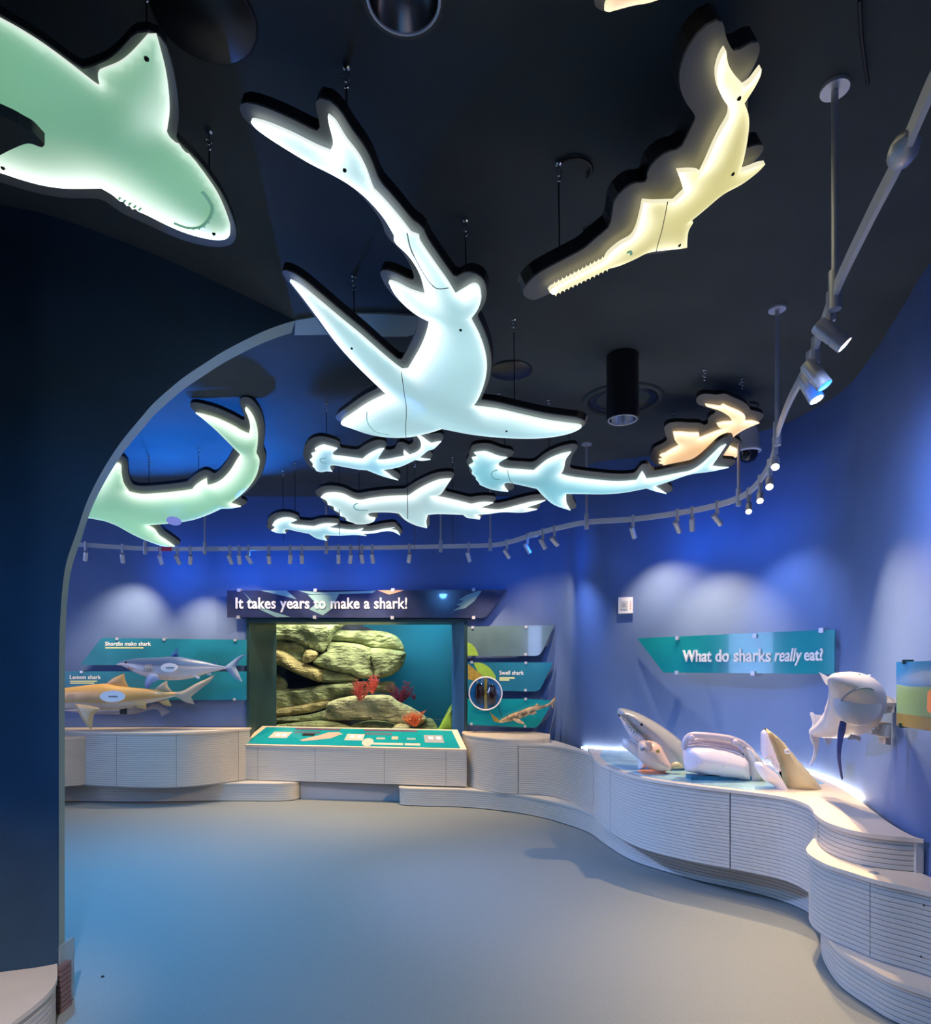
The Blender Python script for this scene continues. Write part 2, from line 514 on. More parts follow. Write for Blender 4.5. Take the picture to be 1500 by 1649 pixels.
for sgn in (0, 1):
    o = TD*sgn
    L = [(x+o[0], y+o[1]) for x, y in left] + [(front[0][0]+o[0], front[0][1]+o[1])]
    zs = np.linspace(0, CEIL, 9)
    for a, b in zip(zs[:-1], zs[1:]): strip([(x, y, a) for x, y in L], [(x, y, b) for x, y in L])
    A = [(x+o[0], y+o[1], z) for x, y, z in front if z > 0]
    strip(A, [(x, y, CEIL) for x, y, z in A])
struct(mb.build('wall_arch', M_portal))
mb = MB(); strip(front, [(x+TD[0], y+TD[1], z) for x, y, z in front])
rv = struct(mb.build('trim_1', M_reveal, smooth=True)); rv['label'] = 'pale reveal lining the arched opening'
# the arch lining runs on along the ceiling as a flat band
e0 = Vector(front[-1]); band = []
for px_, py_, dy in ((476,516,0.16),(520,509,0.2),(570,505,0.22),(620,506,0.24),(668,509,0.22),(700,514,0.12)):
    q = Pz(px_, py_, CEIL-0.012); band.append((q, dy))
mb = MB(); n = len(band)
mb.prism([q for q, d in band] + [q+Vector((-0.3*d, d, 0)) for q, d in band[::-1]], (0, 0, 0.012))
struct(mb.build('trim_2', M_reveal))

# ---- niche of the tank
GX0, GX1, GZ0, GZ1, GY = -2.362, -0.172, 0.70, 2.012, 7.9
mb = MB()
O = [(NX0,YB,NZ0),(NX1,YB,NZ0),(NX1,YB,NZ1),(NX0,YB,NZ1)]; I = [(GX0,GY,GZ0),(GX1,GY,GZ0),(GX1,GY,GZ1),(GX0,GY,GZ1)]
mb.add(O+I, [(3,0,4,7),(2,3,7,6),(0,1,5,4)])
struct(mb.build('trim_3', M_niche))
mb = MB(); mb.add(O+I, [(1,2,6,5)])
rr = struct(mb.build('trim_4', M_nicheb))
for (x0, x1, z0, z1) in ((NX0-0.035, NX0, NZ0, NZ1+0.035), (NX1, NX1+0.035, NZ0, NZ1+0.035), (NX0, NX1, NZ1, NZ1+0.035)):
    mb = MB(); mb.box(x0, x1, YB-0.03, YB+0.02, z0, z1); mb.build('frame_bar', M_niche, rr)
mb = MB(); c_ = P(740, 1065, 7.62)
mb.lathe(c_, [(0,0.012),(0.045,0.012),(0.05,0)], Vector((-0.95,-0.3,0)), 20)
for q in mb.v: q.z = c_.z+(q.z-c_.z)*2.0
mb.build('speaker_grille', mat('grille_blue', (0.12, 0.25, 0.5), 0.5, bump=(400, 0.5)), rr)

# ================================================================== COUNTERS
def offset_path(C, d):
    """shift an open xy path sideways (to its right when walking along it)"""
    C = np.asarray(C); t = np.gradient(C, axis=0); t /= np.linalg.norm(t, axis=1)[:, None]
    return C + np.stack([t[:, 1], -t[:, 0]], 1)*d

def ribbed(name, C, z0, z1, parent, pitch=0.022, depth=0.006, m=None, loc=None):
    """horizontal ribs swept along the xy path C; outward is to the right of the path"""
    C = np.asarray(C); t = np.gradient(C, axis=0); t /= np.linalg.norm(t, axis=1)[:, None]; nn = np.stack([t[:, 1], -t[:, 0]], 1)
    k = max(1, int(round((z1-z0)/pitch))); ph = (z1-z0)/k; prof = []
    for i in range(k):
        b = z0+i*ph
        prof += [(b+0.04*ph, -depth), (b+0.16*ph, -0.001), (b+0.24*ph, 0), (b+0.92*ph, 0), (b+0.99*ph, -0.001)]
    v = []; f = []; m_ = len(prof)
    for i in range(len(C)):
        for (z, d) in prof: v.append((C[i, 0]+nn[i, 0]*d, C[i, 1]+nn[i, 1]*d, z))
    for i in range(len(C)-1):
        for j in range(m_-1):
            a = i*m_+j; f.append((a, a+m_, a+m_+1, a+1))
    return obj(name, v, f, m or M_rib, parent, loc=loc)

def slab(name, front, back, z0, z1, m, parent, loc=None):
    poly = [(p[0], p[1], z0) for p in front] + [(p[0], p[1], z0) for p in back]
    mb = MB(); mb.prism(poly, (0, 0, z1-z0)); return mb.build(name, m, parent, loc=loc)

def split(C, ratios):
    """split a path where its pixel column passes the given columns"""
    cols = 750+F*C[:, 0]/C[:, 1]; out = []; s = 0
    for r in ratios:
        e = int(np.argmin(np.abs(cols-r))); out.append(C[s:e+1]); s = e
    out.append(C[s:]); return [o for o in out if len(o) > 2]

def shrink(C, g=0.003):
    C = C.copy(); d = C[1]-C[0]; C[0] += d/np.linalg.norm(d)*g; d = C[-2]-C[-1]; C[-1] += d/np.linalg.norm(d)*g; return C

def plan_pts(pts, z, k=10):
    return catmull([tuple(Pz(x, y, z))[:2] for x, y in pts], k)

# ---- long right counter (walked from far left to near right; outward = right-hand side)
ZT = 0.71
front_px = [(956,1215),(962,1223),(976,1232),(1028,1250),(1106,1263),(1184,1272),(1262,1282.5),(1301,1294),(1313,1303.7),(1318,1312),(1339,1325),(1381.6,1338),(1430,1345),(1472,1348.5),(1487,1350)]
FR = plan_pts(front_px, ZT, 10)
def back_between(pa, pb, z, inset=0.01):
    t = z/CEIL; C = BC*(1-t)+TC*t
    ia = int(np.argmin(np.hypot(C[:, 0]-pa[0], C[:, 1]-pa[1]))); ib = int(np.argmin(np.hypot(C[:, 0]-pb[0], C[:, 1]-pb[1])))
    return offset_path(C, inset)[ia:ib+1]
rc = thing('curved_counter', 'long lavender-lit curved counter with ribbed front carrying the shark heads', 'counter', (1.9, 4.4, 0))
BK = back_between(FR[0]+np.array([0.0, 0.45]), FR[-1], ZT, 0.045)
slab('counter_top', offset_path(FR, 0.012), BK[::-1], ZT-0.02, ZT, M_top, rc)
secs = split(FR, [984, 1180])
ie = int(np.argmin(np.hypot(FR[:, 0]-Pz(1318,1312,ZT).x, FR[:, 1]-Pz(1318,1312,ZT).y)))
k_sp = len(secs[0])+len(secs[1])-2
low = [secs[0], secs[1], FR[k_sp:ie+1]]
for s_ in low:
    ribbed('ribbed_panel', shrink(s_), 0.20, ZT-0.02, rc)
ribbed('ribbed_panel', shrink(FR[ie:]), 0.55, ZT-0.02, rc)
bkp = offset_path(FR[:ie+1], -0.012)
mb = MB(); v = [(p[0], p[1], 0.20) for p in bkp]+[(p[0], p[1], ZT-0.025) for p in bkp]; n = len(bkp)
mb.add(v, [(i, i+1, n+i+1, n+i) for i in range(n-1)]); mb.build('backing', M_seam, rc)
# underside and glowing strip along the wall
slab('underside', bkp, [tuple(p) for p in offset_path(bkp, -0.12)][::-1], 0.195, 0.20, M_kick, rc)
BKl = back_between((1.15, 6.2), (2.37, 3.84), ZT, 0.022)
mb = MB(); mb.tube([(p[0], p[1], ZT-0.012) for p in BKl], 0.010, 6); mb.build('led_strip', M_led, rc)
# teal printed top under the heads, and the glass wedge at its left end
gi = int(np.argmin(np.abs(FR[:, 1]-3.95)))
slab('graphic_top', offset_path(FR[2:gi], -0.05), offset_path(back_between(FR[2], (2.44, 4.2), ZT), 0.09)[::-1], ZT, ZT+0.004, M_glowtop, rc)
mb = MB(); o1 = P(1050, 1229, 4.68); mb.lathe((o1.x, o1.y, ZT+0.005), [(0,0.003),(0.10,0.003),(0.105,0)], seg=24)
mb.build('graphic_spot', M_orange, rc)

# ---- tiers at the near right end
B_px = [(1314,1351),(1303.7,1366),(1305,1372),(1310.8,1378),(1334,1391),(1370,1402.8),(1417,1417),(1476,1430),(1520,1441)]
ZB = 0.55; BF = plan_pts(B_px, ZB, 10)
tb = thing('tier_block', 'middle ribbed tier block with two grey discs at the near right', 'plinth', (1.95, 2.9, 0))
BKb = [(2.09, BF[-1][1]), (2.09, 3.0), (2.15, 3.3), (2.15, 3.48)]
slab('tier_top', offset_path(BF, 0.012), BKb, ZB-0.02, ZB, M_top, tb)
for s_ in split(BF, [1403]): ribbed('ribbed_panel', shrink(s_, 0.0015), 0.19, ZB-0.02, tb)
slab('underside', offset_path(BF, -0.004), [tuple(p) for p in offset_path(BF, -0.1)][::-1], 0.185, 0.19, M_kick, tb)
for (px_, py_, r_) in ((1399, 1394.5, 0.028), (1408, 1405.5, 0.020)):
    q = Pz(px_, py_, ZB); mb = MB(); mb.lathe((q.x, q.y, ZB), [(0,0.002),(r_,0.002),(r_+0.002,0)]); mb.build('grommet_disc', M_grey, tb)
for (px_, py_) in ((1488.6, 1458), (1484, 1540.5)):
    i = int(np.argmin(np.abs(750+F*BF[:, 0]/BF[:, 1]-px_))); y_ = BF[i][1]; q = P(px_, py_, y_-0.006)
    mb = MB(); mb.lathe(q, [(0,0.002),(0.004,0.002),(0.004,0)], Vector((-0.6,-0.8,0)), 10); mb.build('screw', M_eye, tb)
C_px = [(1325,1506),(1322,1525),(1328,1552),(1353,1590),(1405,1627),(1443,1649),(1520,1680)]
CF = plan_pts(C_px, 0.0, 10)
tc_ = thing('low_plinth', 'lowest ribbed plinth on the floor at the near right corner', 'plinth', (1.9, 2.85, 0))
slab('plinth_top', offset_path(CF, 0.010), [(2.09, CF[-1][1]), (2.09, 3.1), (2.05, 3.4)], 0.165, 0.185, M_top, tc_)
ribbed('ribbed_panel', CF, 0.004, 0.165, tc_)

for (pth, par_, z0_, z1_) in ((BF, tb, 0.19, ZB-0.02), (CF, tc_, 0.0, 0.165)):
    e_ = pth[-1]; ribbed('end_panel', np.array([(e_[0]+(2.09-e_[0])*t_, e_[1]+0.004) for t_ in np.linspace(0, 1, 4)]), z0_+0.004, z1_, par_)
e_ = FR[-1]; mb = MB(); mb.box(e_[0]-0.03, e_[0]+0.005, e_[1]+0.002, e_[1]+0.02, 0.55, ZT-0.02); mb.build('end_panel', M_rib, rc)

# ---- continuous low step / kick under the right-hand counters
ST_px = [(660,1288),(649,1291),(646.6,1296.7),(690,1299),(746.7,1300.5),(822.7,1308),(875,1318),(911,1328),(949,1342),(975.6,1361),(1021,1388),(1112,1416),(1196,1435),(1253,1450.5),(1298.6,1469.5),(1316,1490),(1319,1505)]
SF = plan_pts(ST_px, 0.0, 8)
st = thing('step_plinth', 'low ribbed step running from the console round under the right counter', 'plinth', (0.6, 6.3, 0))
ribbed('ribbed_panel', SF, 0.004, 0.175, st)
SB = [(2.3, 3.6), (2.3, 4.6), (1.9, 5.4), (1.2, 5.95), (0.95, 6.6), (0.7, 7.15), (-0.60, 7.15)]
slab('step_top', offset_path(SF, 0.008), SB, 0.175, 0.19, M_rib, st)

# ---- drum counter and the low link to the right counter
dr = thing('drum_counter', 'round-fronted ribbed drum counter right of the graphic console', 'counter', (0.5, 6.7, 0))
D_px = [(745,1180),(752,1183),(766,1185.5),(785,1187.5),(810,1190),(835,1190.6),(860,1190),(885.5,1188)]
DF = plan_pts(D_px, 0.75, 8)
slab('counter_top', offset_path(DF, 0.006), [(0.93, 6.95), (0.80, 7.2), (0.3, 7.28), (-0.03, 7.28)], 0.735, 0.75, M_top, dr)
mb = MB(); B_ = offset_path(DF, 0.0); n = len(B_)
mb.add([(p[0], p[1], 0.695) for p in B_]+[(p[0], p[1], 0.735) for p in B_], [(i, i+1, n+i+1, n+i) for i in range(n-1)])
mb.build('top_band', M_rib, dr)
i835 = int(np.argmin(np.abs(750+F*DF[:, 0]/DF[:, 1]-834)))
ribbed('ribbed_panel', shrink(DF[:i835+1]), 0.192, 0.695, dr)
LK = catmull([tuple(DF[i835]), (0.72, 6.43), (0.86, 6.34), (0.98, 6.16), (1.07, 5.95), (1.11, 5.76), (1.138, 5.64)], 8)
ribbed('ribbed_panel', shrink(LK), 0.192, 0.69, dr)
slab('link_top', offset_path(LK, 0.006), [(1.14, 5.9), (1.07, 6.3), (1.0, 6.6), (0.9, 6.9), (0.5, 6.9)], 0.685, 0.70, M_rib, dr)

# ---- left counter
lc = thing('wall_counter', 'long ribbed counter under the mako and lemon shark models', 'counter', (-3.6, 6.95, 0))
L_px = [(-60,1171),(20,1172),(90,1174.5),(138.5,1177.5),(210,1179.5),(284,1179.5),(340,1177),(402.8,1172.2)]
LF = plan_pts(L_px, 0.79, 10)
slab('counter_top', offset_path(LF, 0.010), [(LF[-1][0], 7.28), (LF[0][0], 7.28)], 0.77, 0.79, M_top, lc)
for s_ in split(LF, [187, 284, 385]): ribbed('ribbed_panel', shrink(s_, 0.002), 0.21, 0.77, lc)
bkp = offset_path(LF, -0.012); n = len(bkp)
mb = MB(); mb.add([(p[0], p[1], 0.21) for p in bkp]+[(p[0], p[1], 0.77) for p in bkp], [(i, i+1, n+i+1, n+i) for i in range(n-1)]); mb.build('backing', M_seam, lc)
slab('underside', LF, [tuple(p) for p in offset_path(LF, -0.12)][::-1], 0.205, 0.21, M_kick, lc)
lk = thing('left_step', 'low step under the left counter ending in a rounded nose', 'plinth', (-3.4, 7.0, 0))
K_px = [(-60,1289),(60,1290),(150,1291.5),(235,1292),(330,1290.5),(400,1290.5),(448,1290.5),(472,1289),(483,1286),(484.5,1283.5)]
KF = plan_pts(K_px, 0.0, 8)
ribbed('ribbed_panel', KF, 0.004, 0.185, lk)
slab('step_top', offset_path(KF, 0.006), [(KF[-1][0], 7.28), (KF[0][0], 7.28)], 0.185, 0.20, M_rib, lk)
lw = thing('end_counter', 'lower counter end peeping out beside the dark arch column', 'counter', (-4.6, 6.7, 0))
EFp = catmull([(-5.2, 6.55), (-4.8, 6.58), (-4.45, 6.66), (-4.2, 6.80), (-4.08, 6.92)], 6)
slab('counter_top', EFp, [(-4.2, 6.98), (-5.2, 6.98)], 0.715, 0.735, M_top, lw)
ribbed('ribbed_panel', EFp, 0.21, 0.715, lw)

# ---- console in front of the tank
cs = thing('graphic_console', 'ribbed console with sloping teal graphic panel below the tank', 'console', (-1.2, 7.0, 0))
cfl = Vector((P(385,1198,7.2).x, 7.2, 0)); cfr = Vector((P(752,1207,6.776).x, 6.776, 0))
z_f = 0.605
dirc = (cfr-cfl).normalized(); nrc = Vector((dirc.y, -dirc.x, 0))
CC = np.array([tuple((cfl+(cfr-cfl)*t))[:2] for t in np.linspace(0, 1, 24)])
for s_ in split(CC, [412, 508, 622, 723]): ribbed('ribbed_panel', shrink(s_, 0.002), 0.205, z_f-0.02, cs)
mb = MB(); q = [cfl-nrc*0.012, cfr-nrc*0.012]
mb.add([(q[0].x,q[0].y,0.2),(q[1].x,q[1].y,0.2),(q[1].x,q[1].y,z_f-0.01),(q[0].x,q[0].y,z_f-0.01)], [(0,1,2,3)]); mb.build('backing', M_seam, cs)
mb = MB(); a_, b_ = Pz(484,1286,0), Pz(652,1289.5,0)
mb.add([(a_.x,a_.y,0),(b_.x,b_.y,0),(b_.x,b_.y,0.21),(a_.x,a_.y,0.21)], [(0,1,2,3)]); mb.build('kick_panel', M_kick, cs)
FLp = Vector((cfl.x, cfl.y-0.01, z_f)); FRp = Vector((cfr.x, cfr.y-0.01, z_f)); BLp = P(423, 1169, 7.50); BRp = P(737, 1175, 7.12)
def quad_slab(name, pts, m, parent, thick=0.03):
    n_ = (pts[1]-pts[0]).cross(pts[3]-pts[0]).normalized()
    mb = MB(); mb.prism(pts, -n_*thick); return mb.build(name, m, parent)
def bil(u, v_, up=0.0):
    p = (FLp*(1-u)+FRp*u)*(1-v_) + (BLp*(1-u)+BRp*u)*v_
    n_ = (FRp-FLp).cross(BLp-FLp).normalized(); return p+n_*up
quad_slab('console_rim', [FLp, FRp, BRp, BLp], M_rim, cs, 0.025)
mb = MB(); mb.add([FLp-Vector((0,0,.02)), BLp-Vector((0,0,.02)), Vector((BLp.x, BLp.y, 0.2)), Vector((FLp.x, FLp.y, 0.2))], [(0,1,2,3)]); mb.build('side_panel', M_rib, cs); mb = MB()
mb.add([FRp-Vector((0,0,.02)), BRp-Vector((0,0,.02)), Vector((BRp.x, BRp.y, 0.2)), Vector((FRp.x, FRp.y, 0.2))], [(0,1,2,3)]); mb.build('side_panel', M_rib, cs)
gp = quad_slab('graphic_panel', [bil(0.025,0.05,0.004), bil(0.975,0.05,0.004), bil(0.97,0.93,0.004), bil(0.03,0.93,0.004)], M_teal, cs, 0.004)
def cq(name, u0, u1, v0, v1, m, up=0.006):
    quad_slab(name, [bil(u0,v0,up), bil(u1,v0,up), bil(u1,v1,up), bil(u0,v1,up)], m, gp, 0.002)
M_card = mat('card_beige', (0.55, 0.50, 0.42), 0.4); M_skin = mat('print_shark_beige', (0.50, 0.40, 0.30), 0.4)
cq('header_strip', 0.19, 0.42, 0.82, 0.90, M_purple); cq('header_strip', 0.54, 0.80, 0.82, 0.90, M_purple)
cq('caption_strip', 0.20, 0.33, 0.62, 0.74, M_slate); cq('caption_strip', 0.55, 0.68, 0.62, 0.74, M_slate)
cq('picture_card', 0.10, 0.19, 0.36, 0.68, M_card); cq('picture_card', 0.465, 0.55, 0.32, 0.64, M_card); cq('picture_card', 0.83, 0.915, 0.28, 0.66, M_grey)
for u_ in (0.125, 0.155, 0.485, 0.52, 0.85, 0.885): cq('white_fish_print', u_, u_+0.02, 0.45, 0.58, M_white, 0.0075)
for u_ in (0.60, 0.665, 0.74): cq('caption_box', u_, u_+0.068, 0.12, 0.22, M_card)
cq('small_print_fish', 0.61, 0.65, 0.40, 0.48, M_skin); cq('small_print_fish', 0.68, 0.71, 0.40, 0.56, M_skin); cq('small_print_fish', 0.75, 0.79, 0.40, 0.50, M_palefin)
mb = MB(); mb.prism([bil(0.575+0.026*math.cos(a), 0.24+0.2*math.sin(a), 0.0066) for a in np.linspace(0, 2*math.pi, 20)[:-1]], (0,0,-0.001)); mb.build('round_callout', M_card, gp)
mb = MB(); mb.prism([bil(u_, v_, 0.0068) for u_, v_ in ((0.28,0.22),(0.34,0.30),(0.40,0.40),(0.43,0.58),(0.445,0.62),(0.42,0.72),(0.37,0.70),(0.33,0.52),(0.29,0.40),(0.26,0.26))], (0,0,-0.001)); mb.build('printed_shark', M_skin, gp)
cq('dark_picture', 0.25, 0.31, 0.50, 0.62, M_black)

# ---- bench end at the bottom left
bn = thing('floor_bench', 'low bench with ribbed side at the foot of the arch column', 'bench', (-2.0, 2.6, 0))
BN = plan_pts([(-260,1730),(-60,1700),(27,1641),(73.5,1603),(91,1578.5),(92.6,1556)], 0.205, 8)
slab('bench_top', BN, [(plan_at(-0.644)[0], plan_at(-0.644)[1]-0.004)] + [(q[0], q[1]-0.004) for q in plan[::-1] if -3.0 < q[0] < -1.79], 0.185, 0.205, M_top, bn)
ribbed('ribbed_panel', offset_path(BN, -0.006), 0.0, 0.185, bn)
for i_ in range(9):
    mb = MB(); z_ = i_*0.0225; q = P(97, 1630, 2.74); mb.box(q.x-0.010, q.x+0.012, 2.73, 2.80, z_+0.002, z_+0.020); mb.build('rib_end', M_dkwood, bn)
gq = P(104, 1600, 2.80)
mb = MB(); mb.box(gq.x-0.006, gq.x+0.006, 2.76, 2.86, 0.0, 0.275); tag(mb.build('acrylic_guard', M_frost, loc=(gq.x, 2.81, 0)), 'clear acrylic guard strip standing beside the arch column foot', 'guard')
mb = MB(); q = Pz(165.5, 1573, 0.0); mb.lathe((q.x, q.y, 0.0), [(0,0.004),(0.007,0.004),(0.008,0)], seg=12)
tag(mb.build('floor_plug', M_eye, loc=(q.x, q.y, 0)), 'tiny black plug set in the blue-lit concrete floor', 'plug')

# ================================================================== TANK
tk = thing('aquarium_tank', 'rock-filled blue aquarium window below the long banner', 'aquarium', (-1.27, 8.3, 0.6))
TB = 9.3
mb = MB(); mb.add([(-3.6,TB,0.2),(1.2,TB,0.2),(1.2,TB,3.0),(-3.6,TB,3.0)], [(0,1,2,3)]); mb.build('backdrop', M_water, tk)
mb = MB(); mb.box(-3.6, 1.2, GY, TB, 0.45, 0.5); mb.build('tank_floor', M_rockp, tk)
mb = MB(); mb.add([(-3.6,GY,0.2),(-3.6,TB,0.2),(-3.6,TB,3.0),(-3.6,GY,3.0),(1.2,GY,0.2),(1.2,TB,0.2),(1.2,TB,3.0),(1.2,GY,3.0)], [(0,1,2,3),(4,5,6,7),(2,3,7,6)])
mb.box(-3.6, GX0, GY-0.002, GY+0.01, 0.2, 3.0); mb.box(GX1, 1.2, GY-0.002, GY+0.01, 0.2, 3.0); mb.box(GX0, GX1, GY-0.002, GY+0.01, GZ1, 3.0); mb.box(GX0, GX1, GY-0.002, GY+0.01, 0.2, GZ0)
mb.build('tank_shell', M_niche, tk)
mb = MB(); mb.add([(GX0,GY-0.004,GZ0),(GX1,GY-0.004,GZ0),(GX1,GY-0.004,GZ1),(GX0,GY-0.004,GZ1)], [(0,1,2,3)]); mb.build('glass_pane', M_pane, tk)
area('tank_lamp', (-1.5, 7.98, 2.35), (-1.5, 8.5, 1.1), 34, (1.0, 0.96, 0.80), 1.7, 0.12, tk)
area('tank_lamp', (-0.2, 8.6, 2.8), (-0.2, 9.2, 1.2), 20, (0.55, 0.95, 1.0), 1.0, 0.4, tk)

def pillow(outline, spacing, hf, hb, place, jitter=None):
    """solid from a closed 2D outline bulging hf(d) to the front and hb(d) to the back; place(u,v,w)->world.
    returns verts, faces"""
    if area2(outline) < 0: outline = outline[::-1]
    pts, tris = fill(outline, spacing)
    d, _ = nearest(outline, pts); d[d < 1e-4] = 0
    n = len(pts); V = []; Fs = []
    wf = hf(d); wb = -hb(d)
    if jitter is not None: wf = wf + jitter(pts)*np.minimum(1, d/0.03)
    bd = d < 1e-4
    V = [place(pts[i, 0], pts[i, 1], wf[i]) for i in range(n)]
    idx = list(range(n))
    for i in range(n):
        if not bd[i] or abs(wf[i]-wb[i]) > 1e-6:
            idx[i] = len(V); V.append(place(pts[i, 0], pts[i, 1], wb[i]))
    for t in tris:
        Fs.append(t); Fs.append((idx[t[2]], idx[t[1]], idx[t[0]]))
    # rim
    cnt = {}
    for t in tris:
        for a, b in ((t[0],t[1]),(t[1],t[2]),(t[2],t[0])):
            cnt[(a, b)] = 1
    for (a, b) in list(cnt):
        if (b, a) not in cnt and (idx[a] != a or idx[b] != b):
            Fs.append((b, a, idx[a], idx[b]))
    return V, Fs

def xz_place(Y, yaw=0.0, x0=0.0):
    """2D (x,z) in the plane facing the viewer at depth Y; w comes towards the viewer"""
    return lambda u, v, w_: Vector((u, Y - w_ - (u-x0)*yaw, v))

def rock(px_pts, Y, depth, m, label, zs=4.1667, ox=400, oy=990, rnd=0.07):
    o = np.array([tuple((P(ox+x/zs, oy+y/zs, Y).x, P(ox+x/zs, oy+y/zs, Y).z)) for x, y in px_pts])
    if area2(o) < 0: o = o[::-1]
    o = resample_closed(catmull(o, 3, True), 0.035)
    rnd_ = random.Random(sum(map(ord, label))); ph = [rnd_.uniform(0, 6) for _ in range(6)]
    jit = lambda p: 0.022*np.sin(p[:, 0]*9+ph[0]+3*np.sin(p[:, 1]*6+ph[1]))+0.018*np.sin(p[:, 1]*15+ph[2])+0.012*np.sin(p[:, 0]*23+p[:, 1]*17+ph[3])
    V, Fs = pillow(o, 0.035, lambda d: 0.04+depth*np.sqrt(1-(1-np.minimum(1, d/rnd))**2)*0.6+depth*0.8*np.minimum(d, 0.3), lambda d: 0.05+0*d, xz_place(Y), jit)
    c = Vector((o[:, 0].mean(), Y, o[:, 1].min()))
    ob = obj('rock', V, Fs, m, None, False, loc=c)
    tag(ob, label, 'rock', 'rocks in the aquarium'); return ob
rock([(170,50),(620,50),(590,110),(550,180),(520,235),(490,250),(400,215),(330,180),(240,165),(170,165)], 8.35, 0.16, M_rock, 'upper left green boulder at the top corner of the tank')
rock([(570,105),(700,108),(860,108),(950,122),(1010,158),(1045,220),(1035,250),(940,240),(820,220),(700,190),(560,186)], 8.5, 0.16, M_rock, 'long flat boulder along the top middle of the tank')
rock([(825,222),(1038,245),(1052,290),(1030,350),(980,395),(920,420),(850,420),(830,330)], 8.45, 0.20, M_rock, 'rounded boulder end jutting into open blue water')
rock([(560,182),(822,220),(832,340),(845,415),(760,432),(700,405),(600,385),(440,330),(480,270),(530,240)], 8.42, 0.18, M_rock, 'big central grey-green boulder in the middle of the rock wall')
rock([(170,160),(240,165),(330,182),(400,217),(385,260),(370,318),(300,300),(230,255),(170,240)], 8.45, 0.12, M_rock, 'shaded boulder wedged under the top left boulder')
rock([(170,235),(260,252),(330,300),(370,325),(495,368),(495,448),(420,432),(300,382),(220,342),(170,325)], 8.38, 0.13, M_rockt, 'lower left boulder of the upper rock wall with tan face')
rock([(490,365),(600,385),(700,407),(740,440),(640,450),(560,455),(488,446)], 8.42, 0.12, M_rock, 'narrow slab along the underside of the upper rock wall')
rock([(395,235),(468,255),(432,310),(368,318)], 8.30, 0.08, M_rockt, 'small tan block poking out of the upper rock wall')
rock([(170,512),(350,495),(500,470),(620,455),(720,450),(745,530),(640,548),(540,580),(400,612),(170,642)], 8.40, 0.13, M_rock, 'sloping ledge rock at left below the dark gap')
rock([(170,640),(350,608),(520,580),(545,600),(480,640),(330,668),(170,690)], 8.28, 0.09, M_rockt, 'thin yellow-green slab under the sloping ledge')
rock([(190,692),(400,672),(540,638),(550,700),(400,708),(200,725)], 8.20, 0.07, M_rock, 'thin bottom slab at the left of the tank')
rock([(545,585),(660,550),(780,540),(940,540),(1000,580),(1090,620),(1170,670),(1197,702),(1140,742),(1080,748),(980,728),(900,708),(750,703),(510,703),(525,640)], 8.15, 0.17, M_rockp, 'bright pale front boulder carrying the red coral')
rock([(735,452),(870,450),(975,450),(972,520),(860,522),(750,535)], 8.50, 0.10, M_rock, 'dark rock behind the pale front boulder')
rock([(1190,698),(1240,708),(1268,790),(1080,790),(1120,750)], 8.2, 0.08, M_rock, 'small green rock at the right foot of the front boulder')
rock([(170,745),(300,725),(470,712),(560,716),(690,755),(690,800),(170,800)], 8.1, 0.09, M_rock, 'round green rock along the bottom edge of the tank')
rock([(690,745),(800,712),(900,715),(985,735),(1000,800),(690,800)], 8.3, 0.05, M_rock, 'shadowed bottom rock under the pale front boulder')
rock([(980,745),(1030,733),(1080,745),(1090,800),(970,800)], 8.0, 0.06, M_rockp, 'cream rounded stone at the bottom centre of the tank')
rock([(1270,790),(1290,740),(1320,680),(1365,600),(1385,640),(1385,790)], 8.1, 0.06, M_leaf, 'bright green rock leaf in the bottom right tank corner')
rock([(170,400),(215,412),(250,440),(258,480),(240,505),(170,520)], 8.6, 0.08, M_rock, 'dim brown rock in the dark gap at the left edge')

rock([(150,40),(640,40),(900,130),(1000,180),(1010,300),(900,400),(720,425),(480,440),(300,370),(150,330)], 8.70, 0.05, M_rockshade, 'deep shadow rock filling the cracks of the upper wall')  # added dark slab: stands in for shade inside the upper cracks
rock([(150,300),(300,370),(480,430),(760,430),(760,560),(500,640),(150,760)], 8.85, 0.04, M_rockshade, 'deep shadow rock behind the dark gap at left')  # added dark slab: shade of the left gap as black rock
rock([(480,660),(1000,690),(1100,740),(1000,800),(400,800)], 8.45, 0.03, M_rockshade, 'deep shadow rock beneath the pale boulder')  # added dark slab: shade under the pale boulder as black rock
def coral(cx, cy, Y, w_, h_, m, label, n=16, seed=1):
    """branching fan; sizes in pixels of the tank zoom"""
    rnd = random.Random(seed); s = Y/F/4.1667
    base = P(400+cx/4.1667, 990+cy/4.1667, Y); mb = MB()
    for i in range(n):
        ang = (rnd.random()-0.5)*1.5; L = h_*s*(0.55+0.45*rnd.random()); p = base+Vector(((rnd.random()-0.5)*w_*s*0.15, (rnd.random()-0.5)*0.05, 0))
        pts = [p]
        for k in range(5):
            ang2 = ang+(rnd.random()-0.5)*1.1
            p = p+Vector((math.sin(ang2)*L/5*min(1.3, w_/h_*1.5), (rnd.random()-0.5)*0.02, math.cos(ang2)*L/5)); pts.append(p)
            if k > 0:
                for sgn in (-1, 1):
                    e = p+Vector((sgn*L*(0.05+0.16*rnd.random()), (rnd.random()-0.5)*0.04, L*(0.04+0.14*rnd.random()))); mb.tube([p, e], [0.0042, 0.0022], 4)
        mb.tube(pts, [0.008, 0.006, 0.005, 0.005, 0.004, 0.003], 5)
    tag(mb.build('sea_fan_coral', m, loc=base), label, 'coral', 'corals in the aquarium')
coral(750, 572, 7.99, 80, 145, M_coral, 'largest bright red branching coral on the pale boulder', 22, 3)
coral(835, 530, 8.2, 60, 125, M_coral, 'narrower red coral standing right behind the largest one', 18, 5)
coral(1015, 600, 8.3, 110, 150, M_corald, 'dark crimson coral in shadow right of the rocks', 26, 8)
